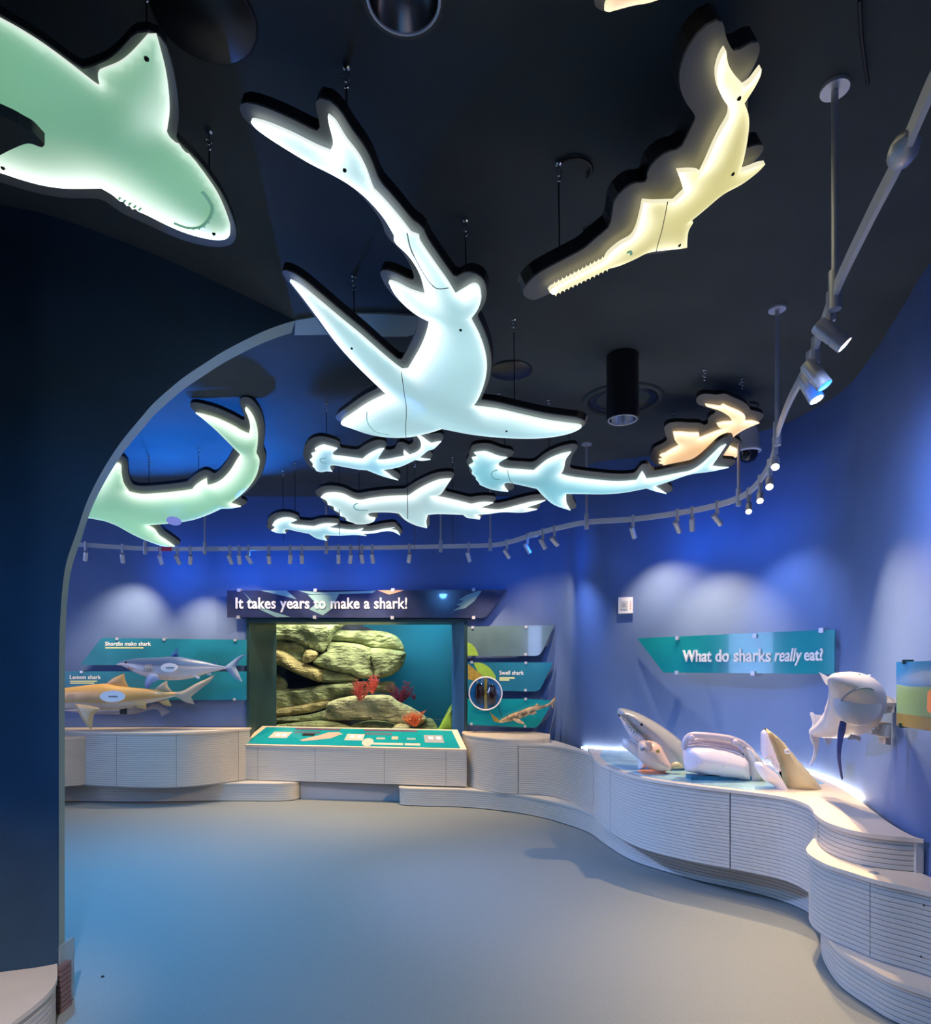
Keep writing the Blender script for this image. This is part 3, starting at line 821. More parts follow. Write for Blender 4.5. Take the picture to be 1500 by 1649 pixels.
coral(1120, 748, 7.92, 120, 110, M_coralo, 'orange coral low at the right tip of the pale boulder', 26, 9)
coral(1120, 570, 8.45, 50, 40, M_corald, 'faint dark twig coral drifting in the blue water', 5, 12)

# ================================================================== PANELS AND LETTERING
def textmesh(body, shear=0.0, offset=0.0):
    c = bpy.data.curves.new('txt', 'FONT'); c.body = body; c.size = 1.0; c.shear = shear; c.offset = offset; c.resolution_u = 3
    c.extrude = 0.0; c.space_character = 1.04
    o = bpy.data.objects.new('txt', c); COL.objects.link(o)
    dg = bpy.context.evaluated_depsgraph_get(); dg.update()
    me = o.evaluated_get(dg).to_mesh()
    v = np.array([tuple(q.co) for q in me.vertices]); f = [tuple(p.vertices) for p in me.polygons]
    o.evaluated_get(dg).to_mesh_clear(); bpy.data.objects.remove(o, do_unlink=True); bpy.data.curves.remove(c)
    return v, f
def lettering(body, c0, right, up, n, width, height, m, parent, shear=0.0, offset=0.015, depth=0.006, name='lettering'):
    """text block whose lower left corner is c0, fitted to width x height, standing depth off the panel"""
    v, f = textmesh(body, shear, offset)
    lo = v.min(0); hi = v.max(0); sx = width/(hi[0]-lo[0]); sy = height/(hi[1]-lo[1])
    V = [c0+right*((q[0]-lo[0])*sx)+up*((q[1]-lo[1])*sy)+n*depth for q in v]
    par = list(range(len(V)))
    def find(a):
        while par[a] != a: par[a] = par[par[a]]; a = par[a]
        return a
    for q in f:
        for a in q[1:]: par[find(a)] = find(q[0])
    comp = {}
    for a in range(len(V)): comp.setdefault(find(a), []).append(a)
    groups = []
    for c_ in sorted(comp.values(), key=lambda c: v[c, 0].min()):
        a0, a1 = v[c_, 0].min(), v[c_, 0].max()
        if groups and shear == 0 and min(a1, groups[-1][2])-max(a0, groups[-1][1]) > 0.4*min(a1-a0, groups[-1][2]-groups[-1][1]):
            g_ = groups[-1]; g_[0] += c_; g_[1] = min(g_[1], a0); g_[2] = max(g_[2], a1)
        else: groups.append([list(c_), a0, a1])
    for g_ in groups:
        ids = {a: k_ for k_, a in enumerate(g_[0])}; L_ = [V[a] for a in g_[0]]; k = len(L_); V2 = L_+[p-n*depth for p in L_]
        fs = [tuple(ids[a] for a in q) for q in f if q[0] in ids]; Fs = list(fs); edges = {}
        for q in fs:
            for a, b in zip(q, q[1:]+q[:1]): edges[(a, b)] = 1
        for (a, b) in edges:
            if (b, a) not in edges: Fs.append((b, a, a+k, b+k))
        obj('letter', V2, Fs, m, parent)

UPV = Vector((0, 0, 1))
class Panel:
    """flat printed panel on stand-offs; pixel outlines are carried onto its own plane"""
    def __init__(s, name, label, outline, p0, n, m, thick=0.012, cat='sign', n_sm=4):
        s.n = n.normalized(); s.p0 = p0; s.right = UPV.cross(s.n).normalized()
        if s.right.dot(Vector((1, -0.3, 0))) < 0: s.right = -s.right
        o = smooth_outline([tuple(q)+((1,) if len(q) == 2 else ()) for q in outline], n_sm)
        pts = [ray_plane(x, y, p0, s.n) for x, y in o]
        c = sum(pts, Vector())/len(pts); c.z = min(q.z for q in pts)
        s.root = thing(name, label, cat, c); s.m = m
        mb = MB(); mb.prism(pts, -s.n*thick); s.face = mb.build('panel_face', m, s.root)
    def at(s, px, py, up=0.0): return ray_plane(px, py, s.p0, s.n)+s.n*up
    def poly(s, name, pts, m, up=0.0012, sm=False):
        o = smooth_outline([tuple(q)+((1,) if len(q) == 2 else ()) for q in pts], 4)
        mb = MB(); mb.prism([s.at(x, y, up) for x, y in o], -s.n*(up*0.8)); return mb.build(name, m, s.root)
    def clips(s, pts, size=0.018, m=None, deep=0.045):
        for x, y in pts:
            mb = MB(); mb.obox(s.at(x, y, 0.012-deep), s.right, UPV, s.n, size, size, deep); mb.build('standoff_clip', m or M_alu, s.root)
    def text(s, body, x0, y1, x1, y0, m, shear=0.0, offset=0.015, depth=0.006, name='lettering'):
        a = s.at(x0, y1); b = s.at(x1, y1); c = s.at(x0, y0)
        return lettering(body, a, (b-a).normalized(), UPV, s.n, (b-a).length, (c-a).length, m, s.root, shear, offset, depth, name)

NB = Vector((0, -1, 0))
# long banner
bp = Panel('banner_sign', 'long navy banner reading It takes years to make a shark', [(366,951),(818,949.6),(800,972),(786,990,0),(778,995,0),(770,995),(366,994.4)], Vector((0,7.20,1.9)), NB, M_navy)
bp.text('It takes years to make a shark!', 380, 986, 656, 962, M_whitepaint, offset=0.016, depth=0.012)
for o_ in ([(392,953),(412,974),(440,985),(468,993.5),(445,994),(420,982),(404,968)], [(420,951),(462,951),(478,965),(450,958)], [(480,951),(520,954),(580,952),(606,951),(600,955),(540,957),(500,957)], [(496,958),(546,957),(535,980),(520,991),(498,981),(510,972)]):
    bp.poly('printed_fin', o_, M_palefin)
bp.poly('printed_fin', [(608,950.5),(652,950.2),(640,954),(627,957.5)], M_peach)
bp.poly('printed_shark', [(772,951),(776,952),(764,968),(750,979),(729,984),(742,976),(735,974),(747,968),(739,966),(752,958)], M_palefin)
bp.clips([(385,950.5),(508,950.5),(633,949.8),(763,949.5),(384,994),(507,994),(632,994.5),(763,994.5)])
# mako panel, lemon panel
zz = lambda x, y: (90+x/4.6875, 1010+y/4.6875)
mk = Panel('species_panel', 'upper teal panel reading Shortfin mako shark', [zz(350,85)+(0,), zz(380,80)+(0,), zz(420,82)+(1,), zz(1440,95), zz(1440,290), zz(185,285), zz(330,100)+(0,)], Vector((0,7.20,1.5)), NB, M_tealB)
mk.text('Shortfin mako shark', *zz(373,140), *zz(718,110), M_whitepaint, offset=0.010, depth=0.003)
mk.poly('caption_strip', [zz(373,152), zz(660,152), zz(660,160), zz(373,160)], M_yellow)
mk.clips([zz(463,88), zz(818,92), zz(1355,98)], 0.014)
lm = Panel('species_panel', 'lower teal panel reading Lemon shark', [zz(-200,350), zz(40,345)+(1,), zz(70,336)+(0,), zz(110,333)+(1,), zz(1440,335), zz(1440,550), zz(-200,548)], Vector((0,7.215,1.2)), NB, M_tealB)
lm.text('Lemon shark', *zz(106,392), *zz(342,362), M_whitepaint, offset=0.010, depth=0.003)
for y_ in (408, 422): lm.poly('caption_strip', [zz(107,y_-4), zz(312 if y_ < 415 else 290,y_-4), zz(312 if y_ < 415 else 290,y_+4), zz(107,y_+4)], M_yellow)
lm.clips([zz(195,338), zz(1350,545)], 0.014)
# swell shark panels, following the wall where it begins to bend
zs_ = lambda x, y: (740+x/7.494, 980+y/7.494)
NS = Vector((0, -1, 0)); PS = Vector((0.35, 7.08, 1.5))
s1 = Panel('glass_panel', 'top grey glass panel of three right of the tank', [zs_(100,218), zs_(1150,200), zs_(1105,290), zs_(1010,500), zs_(965,555)+(0,), zs_(920,570), zs_(100,570)], PS, NS, M_slate)
s1.poly('printed_leaf', [zs_(100,405), zs_(150,430)+(0,), zs_(200,490)+(0,), zs_(232,568), zs_(100,568)], M_leaf)
s1.clips([zs_(160,228), zs_(805,222), zs_(800,553)], 0.014, deep=0.09)
s2 = Panel('glass_panel', 'middle teal panel reading Swell shark', [zs_(100,650), zs_(1130,650), zs_(1080,760), zs_(1000,930), zs_(960,985)+(0,), zs_(900,1000), zs_(100,985)], PS, NS, M_tealB)
s2.text('Swell shark', *zs_(485,800), *zs_(778,748), M_whitepaint, offset=0.010, depth=0.003)
for y_, x_ in ((838, 668), (862, 605)): s2.poly('caption_strip', [zs_(485,y_-9), zs_(x_,y_-9), zs_(x_,y_+9), zs_(485,y_+9)], M_yellow)
s2.poly('printed_leaf', [zs_(170,652), zs_(260,655)+(0,), zs_(360,710)+(0,), zs_(430,800)+(0,), zs_(445,870), zs_(320,830)+(0,), zs_(220,760)], M_leaf)
s2.poly('printed_kelp', [zs_(105,665), zs_(200,745)+(0,), zs_(300,830)+(0,), zs_(340,900), zs_(250,890)+(0,), zs_(105,850)], M_leaf2)
s2.clips([zs_(150,647), zs_(803,655), zs_(798,985)], 0.014, deep=0.09)
s3 = Panel('glass_panel', 'bottom teal panel behind the swell shark model', [zs_(100,1085), zs_(820,1090), zs_(1125,1110), zs_(1050,1260), zs_(960,1405)+(0,), zs_(900,1440), zs_(100,1400)], PS, NS, M_teal)
s3.poly('printed_leaf', [zs_(360,1240), zs_(410,1290), zs_(470,1330)+(0,), zs_(480,1370), zs_(420,1360)+(0,), zs_(395,1300)], M_leaf2)
s3.poly('printed_stem', [zs_(468,1180), zs_(478,1178), zs_(518,1308), zs_(508,1310)], M_niche)
s3.clips([zs_(145,1392), zs_(800,1092), zs_(793,1420)], 0.014, deep=0.09)
# What do sharks really eat?
pl, _ = wall_at(1027, 1.5); pr, _ = wall_at(1345, 1.5)
dv = (pr-pl).normalized(); nn = Vector((dv.y, -dv.x, 0)); nn = nn if nn.y < 0 else -nn
eat = Panel('header_sign', 'teal slanted sign reading What do sharks really eat', [(1026.5,1027.9),(1345,1013.5),(1344,1085.5),(1069,1083)], pl+nn*0.07, nn, M_teal)
eat.text('What do sharks', 1101, 1066, 1243, 1047, M_whitepaint, offset=0.016, depth=0.012)
eat.text('really', 1249, 1072, 1293, 1044.5, M_whitepaint, shear=0.25, offset=0.008, depth=0.012)
eat.text('eat?', 1297, 1064, 1327, 1044, M_whitepaint, offset=0.016, depth=0.012)
eat.clips([(1092,1027.5),(1217,1024),(1324,1015),(1091,1083),(1214,1084.5)], 0.016)
# panel at the right edge
pa, _ = wall_at(1445, 1.3); pb = Vector((2.16, 3.12, 1.3)); dv = (pb-pa).normalized(); n2 = Vector((dv.y, -dv.x, 0)); n2 = n2 if n2.x < 0 else -n2
rp = Panel('picture_panel', 'seashore picture panel cut off by the right edge', [(1444,1066),(1580,1061),(1580,1192),(1444,1168)], pa+n2*0.07, n2, M_skyp)
rp.poly('printed_sea', [(1445,1102), (1475,1106)+(0,), (1580,1106), (1580,1162), (1445,1150)], M_sage)
rp.poly('printed_sand', [(1445,1148), (1480,1153)+(0,), (1580,1165), (1580,1191), (1445,1168)], M_olive, 0.0016)
rp.poly('printed_badge', [(1498,1112)+(0,), (1520,1110)+(0,), (1520,1150)+(0,), (1497,1147)+(0,), (1495,1130)+(0,)], M_orange, 0.002)
rp.clips([(1459,1066),(1453,1168)], 0.010, M_niche, 0.02)

# ================================================================== MODELS
def loft(stations, seg=20, sub=4):
    """stations: (center Vector, half height, half width, up Vector, side Vector) -> verts, faces, per-vertex (station t, cos angle)"""
    cs_ = catmull([tuple(s[0])+(s[1], s[2]) for s in stations], sub)
    n = len(cs_); V = []; Fs = []; T = []
    for i in range(n):
        c = Vector(cs_[i][:3]); a = max(1e-4, cs_[i][3]); b = max(1e-4, cs_[i][4])
        j = min(len(stations)-1, i//sub); up = stations[j][3]; sd = stations[j][4]
        for k in range(seg):
            th = 2*math.pi*k/seg
            V.append(c+up*(a*math.cos(th))+sd*(b*math.sin(th))); T.append((i/(n-1), math.cos(th)))
    for i in range(n-1):
        for k in range(seg):
            k2 = (k+1) % seg; Fs.append((i*seg+k, i*seg+k2, (i+1)*seg+k2, (i+1)*seg+k))
    Fs.append(tuple(range(seg))[::-1]); Fs.append(tuple(range((n-1)*seg, n*seg)))
    return V, Fs, T
def side_body(top, bot, conv, Y, xs, wid=0.8):
    """profile polylines (pixels of a zoom) to loft stations facing sideways"""
    tx = np.array(top, float); bx = np.array(bot, float); out = []
    for x in xs:
        yt = np.interp(x, tx[:, 0], tx[:, 1]); yb = np.interp(x, bx[:, 0], bx[:, 1])
        a = P(*conv(x, yt), Y); b = P(*conv(x, yb), Y); c = (a+b)/2; h = (a.z-b.z)/2
        out.append((c, h, h*wid, UPV, Vector((0, -1, 0))))
    return out
def paint(T, top, belly, edge=-0.1, soft=0.25):
    C = []
    for (t, cz) in T:
        k = min(1, max(0, (cz-edge)/soft+0.5)); C.append(tuple(b*(1-k)+a*k for a, b in zip(top, belly))+(1,))
    return C
def fin(name, pts, conv, Y, parent, m, color, thick=0.012, yaw=0.0, spacing=0.02, color2=None):
    o = smooth_outline([tuple(conv(q[0], q[1]))+(tuple(q[2:]) if len(q) > 2 else ()) for q in pts], 4)
    o = np.array([(P(x, y, Y).x, P(x, y, Y).z) for x, y in o])
    if area2(o) < 0: o = o[::-1]
    o = resample_closed(o, spacing*0.8)
    hf = lambda d: 0.0025+thick*np.sqrt(np.minimum(1, d/0.04))
    V, Fs = pillow(o, spacing, hf, hf, xz_place(Y, yaw, o[:, 0].mean()))
    cc = []
    zlo, zhi = o[:, 1].min(), o[:, 1].max()
    for q in V:
        k = (q.z-zlo)/(zhi-zlo) if color2 else 1
        cc.append(tuple((c2*(1-k)+c1*k) for c1, c2 in zip(color, color2 or color))+(1,))
    return obj(name, V, Fs, m, parent, True, cc)
def disc(name, c, n, rx, rz, m, parent, th=0.004):
    n = Vector(n).normalized(); u = UPV.cross(n).normalized(); vv = n.cross(u)
    mb = MB(); mb.prism([c+u*(rx*math.cos(a))+vv*(rz*math.sin(a)) for a in np.linspace(0, 2*math.pi, 33)[:-1]], n*th)
    return mb.build(name, m, parent)
# ---- mako
Ym = 6.98
r = thing('mako_shark_model', 'blue-backed silver mako shark model with white oval sticker', 'shark model', P(*zz(860,400), Ym))
top = [(457,278),(500,256),(560,241),(650,233),(760,228),(860,222),(930,222),(1000,235),(1080,250),(1150,266),(1200,279),(1250,293),(1295,301)]
bot = [(457,284),(500,291),(535,308),(580,333),(640,360),(700,380),(780,395),(860,401),(940,398),(1020,386),(1090,366),(1150,346),(1220,329),(1295,312)]
V, Fs, T = loft(side_body(top, bot, zz, Ym, [458,475,500,540,580,640,700,780,860,940,1020,1090,1150,1220,1295], 0.72))
obj('body', V, Fs, M_paint, r, True, paint(T, (0.06,0.12,0.28), (0.70,0.70,0.72), 0.15, 0.35))
BL_ = (0.03, 0.13, 0.36)
fin('dorsal_fin', [(862,226,1),(895,180),(922,148,1),(926,200),(934,226,1)], zz, Ym, r, M_paint, BL_)
fin('tail_fin', [(1278,298,1),(1330,258),(1390,216),(1453,199,1),(1400,235),(1370,280),(1362,305),(1385,360),(1407,413,1),(1350,382),(1310,342),(1280,314,1)], zz, Ym, r, M_paint, (0.06,0.16,0.36), color2=(0.45,0.52,0.62))
fin('pectoral_fin', [(720,350,1),(684,375),(666,430),(685,490,1),(705,458),(732,420),(792,396,1),(765,358)], zz, Ym-0.12, r, M_paint, (0.55,0.60,0.70), yaw=0.2, color2=(0.0,0.07,0.36))
fin('second_dorsal_fin', [(1185,277,1),(1205,262),(1218,285,1)], zz, Ym, r, M_paint, BL_, 0.006, spacing=0.012)
fin('pelvic_fin', [(1012,352,1),(1050,362),(1090,378,1),(1075,393,1),(1045,372)], zz, Ym-0.05, r, M_paint, (0.8,0.8,0.82), 0.008, spacing=0.012)
fin('anal_fin', [(1130,350,1),(1170,345),(1175,362,1),(1150,362)], zz, Ym, r, M_paint, (0.6,0.6,0.65), 0.006, spacing=0.012)
c_ = P(*zz(857,305), Ym-0.135); lb = disc('label_sticker', c_, (0,-1,0.1), 0.092, 0.049, M_whitepaint, r, 0.006)
mb = MB(); mb.box(c_.x-0.03, c_.x+0.055, c_.y-0.010, c_.y-0.007, c_.z-0.009, c_.z+0.007); mb.build('sticker_print', M_grey, lb)
mb = MB(); mb.sphere(P(*zz(528,266), Ym-0.055), 0.012); mb.build('eye', M_eye, r, True)
for k in range(5):
    x0 = 662+k*13; mb = MB(); mb.tube([P(*zz(x0+18-3*k,282), Ym-0.085), P(*zz(x0+8,310), Ym-0.115), P(*zz(x0-2,336), Ym-0.085)], 0.0035, 5); mb.build('gill_slit', M_grey, r)
mb = MB(); mb.tube([P(*zz(548,308), Ym-0.03), P(*zz(560,310), Ym-0.055), P(*zz(572,320), Ym-0.06)], 0.007, 5); mb.build('mouth', M_purple, r)
# ---- lemon
Yl = 6.86
r = thing('lemon_shark_model', 'sandy tan lemon shark model with white oval sticker', 'shark model', P(*zz(400,630), Yl))
top = [(-190,535),(-150,508),(-60,480),(40,462),(150,448),(270,433),(370,426),(470,440),(560,453),(650,462),(760,470),(820,488),(905,492)]
bot = [(-190,545),(-150,568),(-60,594),(40,612),(100,612),(200,614),(330,626),(420,628),(500,620),(570,602),(650,582),(740,566),(820,546),(905,520)]
V, Fs, T = loft(side_body(top, bot, zz, Yl, [-190,-170,-120,-60,40,150,270,370,470,560,650,740,820,905], 0.72))
TAN = (0.66, 0.41, 0.14)
obj('body', V, Fs, M_paint, r, True, paint(T, TAN, (0.66,0.60,0.52), -0.45, 0.15))
fin('dorsal_fin', [(375,430,1),(440,382),(515,350,1),(524,400),(552,456,1)], zz, Yl, r, M_paint, TAN)
fin('second_dorsal_fin', [(745,470,1),(800,425),(838,405,1),(848,450),(885,492,1)], zz, Yl, r, M_paint, (0.55,0.42,0.24))
fin('tail_fin', [(880,490,1),(960,480),(1060,425),(1140,390),(1205,353,1),(1165,410),(1100,460),(1020,525,1),(1047,581,1),(980,566),(930,536),(880,520,1)], zz, Yl, r, M_paint, (0.52,0.42,0.27))
fin('anal_fin', [(770,560,1),(850,545,1),(876,595,1),(825,590)], zz, Yl, r, M_paint, TAN)
fin('pelvic_fin', [(560,570,1),(620,562),(684,560,1),(682,620,1),(620,608)], zz, Yl-0.12, r, M_paint, TAN, yaw=0.1)
fin('pectoral_fin', [(138,580,1),(230,588),(342,612,1),(290,662),(276,735),(275,768,1),(245,755),(195,690),(150,615)], zz, Yl-0.20, r, M_paint, (0.70,0.48,0.22), 0.02, yaw=0.12)
c_ = P(*zz(428,522), Yl-0.225); lb = disc('label_sticker', c_, (0,-1,0.05), 0.132, 0.060, M_whitepaint, r, 0.006)
mb = MB(); mb.box(c_.x-0.035, c_.x+0.055, c_.y-0.012, c_.y-0.007, c_.z-0.009, c_.z+0.007); mb.build('sticker_print', M_grey, lb)
for k in range(5):
    x0 = 90+k*14; mb = MB(); mb.tube([P(*zz(x0+4,505), Yl-0.19), P(*zz(x0-4,525), Yl-0.20), P(*zz(x0,545), Yl-0.19)], 0.004, 5); mb.build('gill_slit', M_skin, r)
# ---- pup below
Yp = 7.05
r = thing('shark_pup_model', 'pale grey shark pup half hidden beneath the lemon shark', 'shark model', P(*zz(560,660), Yp))
V, Fs, T = loft(side_body([(40,625),(200,615),(400,605),(600,600),(690,612)], [(40,630),(200,650),(400,656),(600,658),(690,625)], zz, Yp, [40,120,250,400,550,640,690], 0.8))
obj('body', V, Fs, M_paint, r, True, paint(T, (0.30,0.32,0.42), (0.42,0.40,0.44), 0, 0.5))
fin('tail_fin', [(680,612,1),(735,578,1),(790,590),(866,640,1),(800,672,1),(765,622),(690,625,1)], zz, Yp, r, M_paint, (0.34,0.34,0.40))
mb = MB(); q = P(*zz(515,632), Yp-0.10); mb.box(q.x-0.035, q.x+0.035, q.y-0.02, q.y, q.z-0.035, q.z+0.03); mb.build('mount_block', M_niche, r)
# ---- swell shark
Ys = 6.96
r = thing('swell_shark_model', 'small brown-blotched swell shark model right of the magnifier', 'shark model', P(*zs_(640,1390), Ys))
cl = [(470,1375,4),(500,1362,18),(560,1340,32),(650,1310,44),(740,1280,46),(840,1235,42),(930,1200,30),(1010,1185,19),(1080,1160,16),(1120,1125,14),(1160,1068,5)]
sts = []
for i, (x, y, h) in enumerate(cl):
    c = P(*zs_(x, y), Ys); hh = h/7.494*Ys/F; sts.append((c, hh, hh*0.9, Vector((-0.35, 0, 0.94)), Vector((0, -1, 0))))
V, Fs, T = loft(sts, 14)
obj('body', V, Fs, M_swell, r, True, paint(T, (0.46,0.30,0.14), (0.75,0.62,0.38), -0.3, 0.5))
for nm, pts in (('pectoral_fin', [(640,1330,1),(700,1325),(770,1365),(785,1395,1),(740,1390),(680,1365)]), ('pelvic_fin', [(855,1270,1),(905,1245),(940,1250,1),(905,1278),(870,1285)]), ('dorsal_fin', [(905,1200,1),(925,1150),(955,1148,1),(965,1195,1)]), ('tail_fin', [(1070,1170,1),(1110,1115),(1160,1055,1),(1165,1090),(1140,1150),(1128,1205,1),(1105,1165)])):
    fin(nm, pts, zs_, Ys-(0.05 if nm[0] == 'p' else 0), r, M_swell, (0.66,0.48,0.26), 0.007, spacing=0.012)
# ---- magnifier with two egg cases
Yg = 7.00; c_ = P(*zs_(317,1025), Yg); R_ = 198/7.494*Yg/F
r = thing('magnifier_lens', 'round magnifier ring over two dark egg cases', 'lens', c_-Vector((0,0,R_)))
mb = MB(); mb.tube([c_+Vector((R_*math.cos(a), 0, R_*math.sin(a))) for a in np.linspace(0, 2*math.pi, 41)], 0.008, 8, False); mb.build('ring', M_white, r, True)
mb = MB(); mb.lathe(c_+Vector((0,0.07,0)), [(0,0),(R_-0.01,0),(R_-0.01,-0.004)], Vector((0,1,0)), 32); mb.build('backing_disc', M_skyp, r)
mb = MB(); mb.lathe(c_, [(0,-0.022),(R_*0.5,-0.017),(R_*0.85,-0.006),(R_-0.004,0)], Vector((0,1,0)), 32); mb.build('glass', M_lensglass, r, True)
s7 = Yg/F/7.494
mb = MB(); mb.box(c_.x-0.012, c_.x+0.02, c_.y+0.04, c_.y+0.055, c_.z-R_*0.95, c_.z+R_*0.95); mb.build('kelp_stalk', M_leaf2, r)
for k, (x, y) in enumerate(((245,1030),(395,1045))):
    q = P(*zs_(x, y), Yg+0.035)
    e = thing('egg_case', ('left' if k == 0 else 'right')+' dark brown egg case inside the magnifier ring', 'egg case', q-Vector((0,0,130*s7)), 'egg cases in the magnifier')
    mb = MB(); mb.lathe(q-Vector((0,0,130*s7)), [(0.001,0),(38*s7,12*s7),(55*s7,70*s7),(56*s7,150*s7),(48*s7,215*s7),(30*s7,245*s7),(26*s7,258*s7),(0.001,262*s7)], UPV, 16)
    for p in mb.v: p.y = q.y+(p.y-q.y)*0.6
    mb.build('shell', M_brown, e, True)
    mb = MB()
    for sg in (-1, 1):
        mb.tube([q+Vector((sg*22*s7,0,120*s7)), q+Vector((sg*34*s7,-0.004,150*s7)), q+Vector((sg*22*s7,-0.006,165*s7))], [0.005,0.004,0.002], 6)
    mb.build('tendril', M_leaf2, e, True)

# ---- the open-mouthed heads and prey on the right counter
ze = lambda x, y: (950+x/3.846, 1120+y/3.846)
def blob(name, pts, Y, parent, m, color, hf, hb=None, rnd=0.06, spacing=0.018, tilt=0.0, yaw=0.0, conv=ze, colfn=None):
    o = smooth_outline([tuple(conv(q[0], q[1]))+(tuple(q[2:]) if len(q) > 2 else ()) for q in pts], 4)
    o = np.array([(P(x, y, Y).x, P(x, y, Y).z) for x, y in o])
    if area2(o) < 0: o = o[::-1]
    o = resample_closed(o, spacing*0.8); x0, z0 = o[:, 0].mean(), o[:, 1].min()
    g = lambda h: (lambda d: h*np.sqrt(1-(1-np.minimum(1, d/rnd))**2))
    pl_ = lambda u, v_, w_: Vector((u, Y-w_-(u-x0)*yaw+(v_-z0)*tilt, v_))
    V, Fs = pillow(o, spacing, g(hf), g(hb if hb is not None else hf), pl_)
    cc = [(tuple(colfn(q)) if colfn else tuple(color))+(1,) for q in V]
    return obj(name, V, Fs, m, parent, True, cc)
WH = (0.80, 0.76, 0.74)
Y1 = 4.85
r = thing('shark_head_model', 'grey open-mouthed shark head rising at the counter left end', 'shark model', Vector((P(*ze(420,440), Y1).x, Y1, ZT+0.005)))
blob('head', [(185,78),(230,84),(300,108),(380,148),(460,198),(530,250),(588,305),(606,370),(600,450),(540,468),(480,455),(430,410),(370,340),(340,280),(290,235),(250,195),(215,150),(180,128),(170,100)], Y1, r, M_glossw, (0.46,0.45,0.42), 0.13, 0.13, 0.16)
blob('gum', [(176,115),(215,150),(262,215),(315,235),(350,280),(325,305),(280,285),(245,245),(205,175)], Y1-0.06, r, M_glossw, (0.80,0.70,0.70), 0.03, 0.05, 0.03, 0.012)
blob('lower_jaw', [(208,268),(240,272),(300,305),(350,345),(360,420),(330,452),(300,452),(298,395),(250,352),(206,312)], Y1-0.03, r, M_glossw, WH, 0.06, 0.08, 0.05, 0.012)
mb = MB(); mb.sphere(P(*ze(322,180), Y1-0.118), 0.011); mb.build('eye', M_eye, r, True)
for k in range(7):
    t = k/6; q = P(*ze(225+85*t, 178+78*t), Y1-0.085); mb = MB(); mb.lathe(q, [(0.007,0),(0.005,-0.012),(0.0005,-0.026)], Vector((0.5,0.1,0.9)), 6); mb.build('tooth', M_whitepaint, r)
Y1b = 4.62
r = thing('seal_head_model', 'pinkish seal head model with brown spots before the grey shark head', 'seal model', Vector((P(*ze(400,470), Y1b).x, Y1b, ZT+0.005)))
blob('head', [(303,292),(340,278),(400,285),(440,310),(462,350),(490,400),(508,440),(492,466),(430,472),(380,457),(340,428),(308,390),(299,340)], Y1b, r, M_glossw, (0.80,0.56,0.42), 0.10, 0.08, 0.11, 0.014)
blob('ear_flap', [(345,282),(380,282),(392,330),(370,345),(352,312)], Y1b-0.10, r, M_glossw, (0.80,0.50,0.34), 0.018, 0.03, 0.02, 0.010)
mb = MB(); mb.sphere(P(*ze(425,345), Y1b-0.10), (0.014,0.007,0.013)); mb.build('brown_spot', M_leaf2, r, True)
mb = MB(); mb.sphere(P(*ze(493,440), Y1b-0.05), (0.008,0.006,0.022)); mb.build('brown_spot', M_leaf2, r, True)
mb = MB(); mb.sphere(P(*ze(326,332), Y1b-0.075), (0.016,0.010,0.014)); mb.build('eye_socket', M_grey, r, True)
q = P(*ze(545,438), 4.60)
r = thing('bait_fish_model', 'small yellowish fish tail beside the seal head model', 'fish model', Vector((q.x, q.y, ZT+0.005)))
blob('tail', [(510,455,1),(505,425),(530,413),(560,418),(585,448,1),(550,452)], 4.60, r, M_glossw, (0.72,0.62,0.36), 0.025, 0.025, 0.04, 0.012)
# body section model in the middle
Y2 = 4.40
r = thing('shark_body_model', 'glossy white shark body section with open back rail', 'shark model', Vector((P(*ze(800,520), Y2).x, Y2, ZT+0.005)))
blob('belly', [(578,330),(620,308),(700,306),(780,318),(880,342),(945,372),(975,410),(985,530,1),(880,515),(760,498),(620,474,1),(588,455)], Y2, r, M_glossw, (0.82,0.74,0.76), 0.14, 0.10, 0.13, 0.02)
mb = MB(); pts = [P(*ze(x, y), Y2-0.02) for x, y in ((585,330),(592,285),(610,258),(640,245),(720,248),(800,256),(880,270),(950,300),(1000,345),(1030,395),(1045,450))]
mb.tube([Vector(q) for q in catmull([tuple(p) for p in pts], 4)], 0.022, 10); mb.build('back_rail', M_bracket if False else mat('pink_rail', (0.72,0.58,0.58), 0.25, coat=0.3), r, True)
blob('flank', [(940,300,1),(1000,325),(1050,375),(1085,440),(1095,548,1),(1040,548),(985,540,1),(980,440),(965,380)], Y2-0.02, r, M_glossw, (0.80,0.72,0.66), 0.07, 0.08, 0.08, 0.016)
mb = MB(); q = P(*ze(780,500), Y2); mb.box(P(*ze(615,480), Y2).x, P(*ze(985,480), Y2).x, Y2-0.05, Y2+0.06, ZT+0.005, ZT+0.03); mb.build('base_bar', M_tealB, r)
blob('inner_tray', [(598,320),(620,275),(720,262),(860,282),(930,320),(968,380),(900,345),(760,316),(650,306)], Y2+0.06, r, M_glossw, (0.45,0.42,0.56), 0.02, 0.02, 0.03, 0.016)
for x, y in ((900,290),(630,262)):
    mb = MB(); mb.sphere(P(*ze(x, y), Y2-0.035), 0.024); mb.build('rail_knob', MATS['pink_rail'], r, True)
for x, y in ((660,412),(830,438)):
    mb = MB(); mb.sphere(P(*ze(x, y), Y2-0.138), (0.004,0.004,0.004), 8, 5); mb.build('screw', M_grey, r)
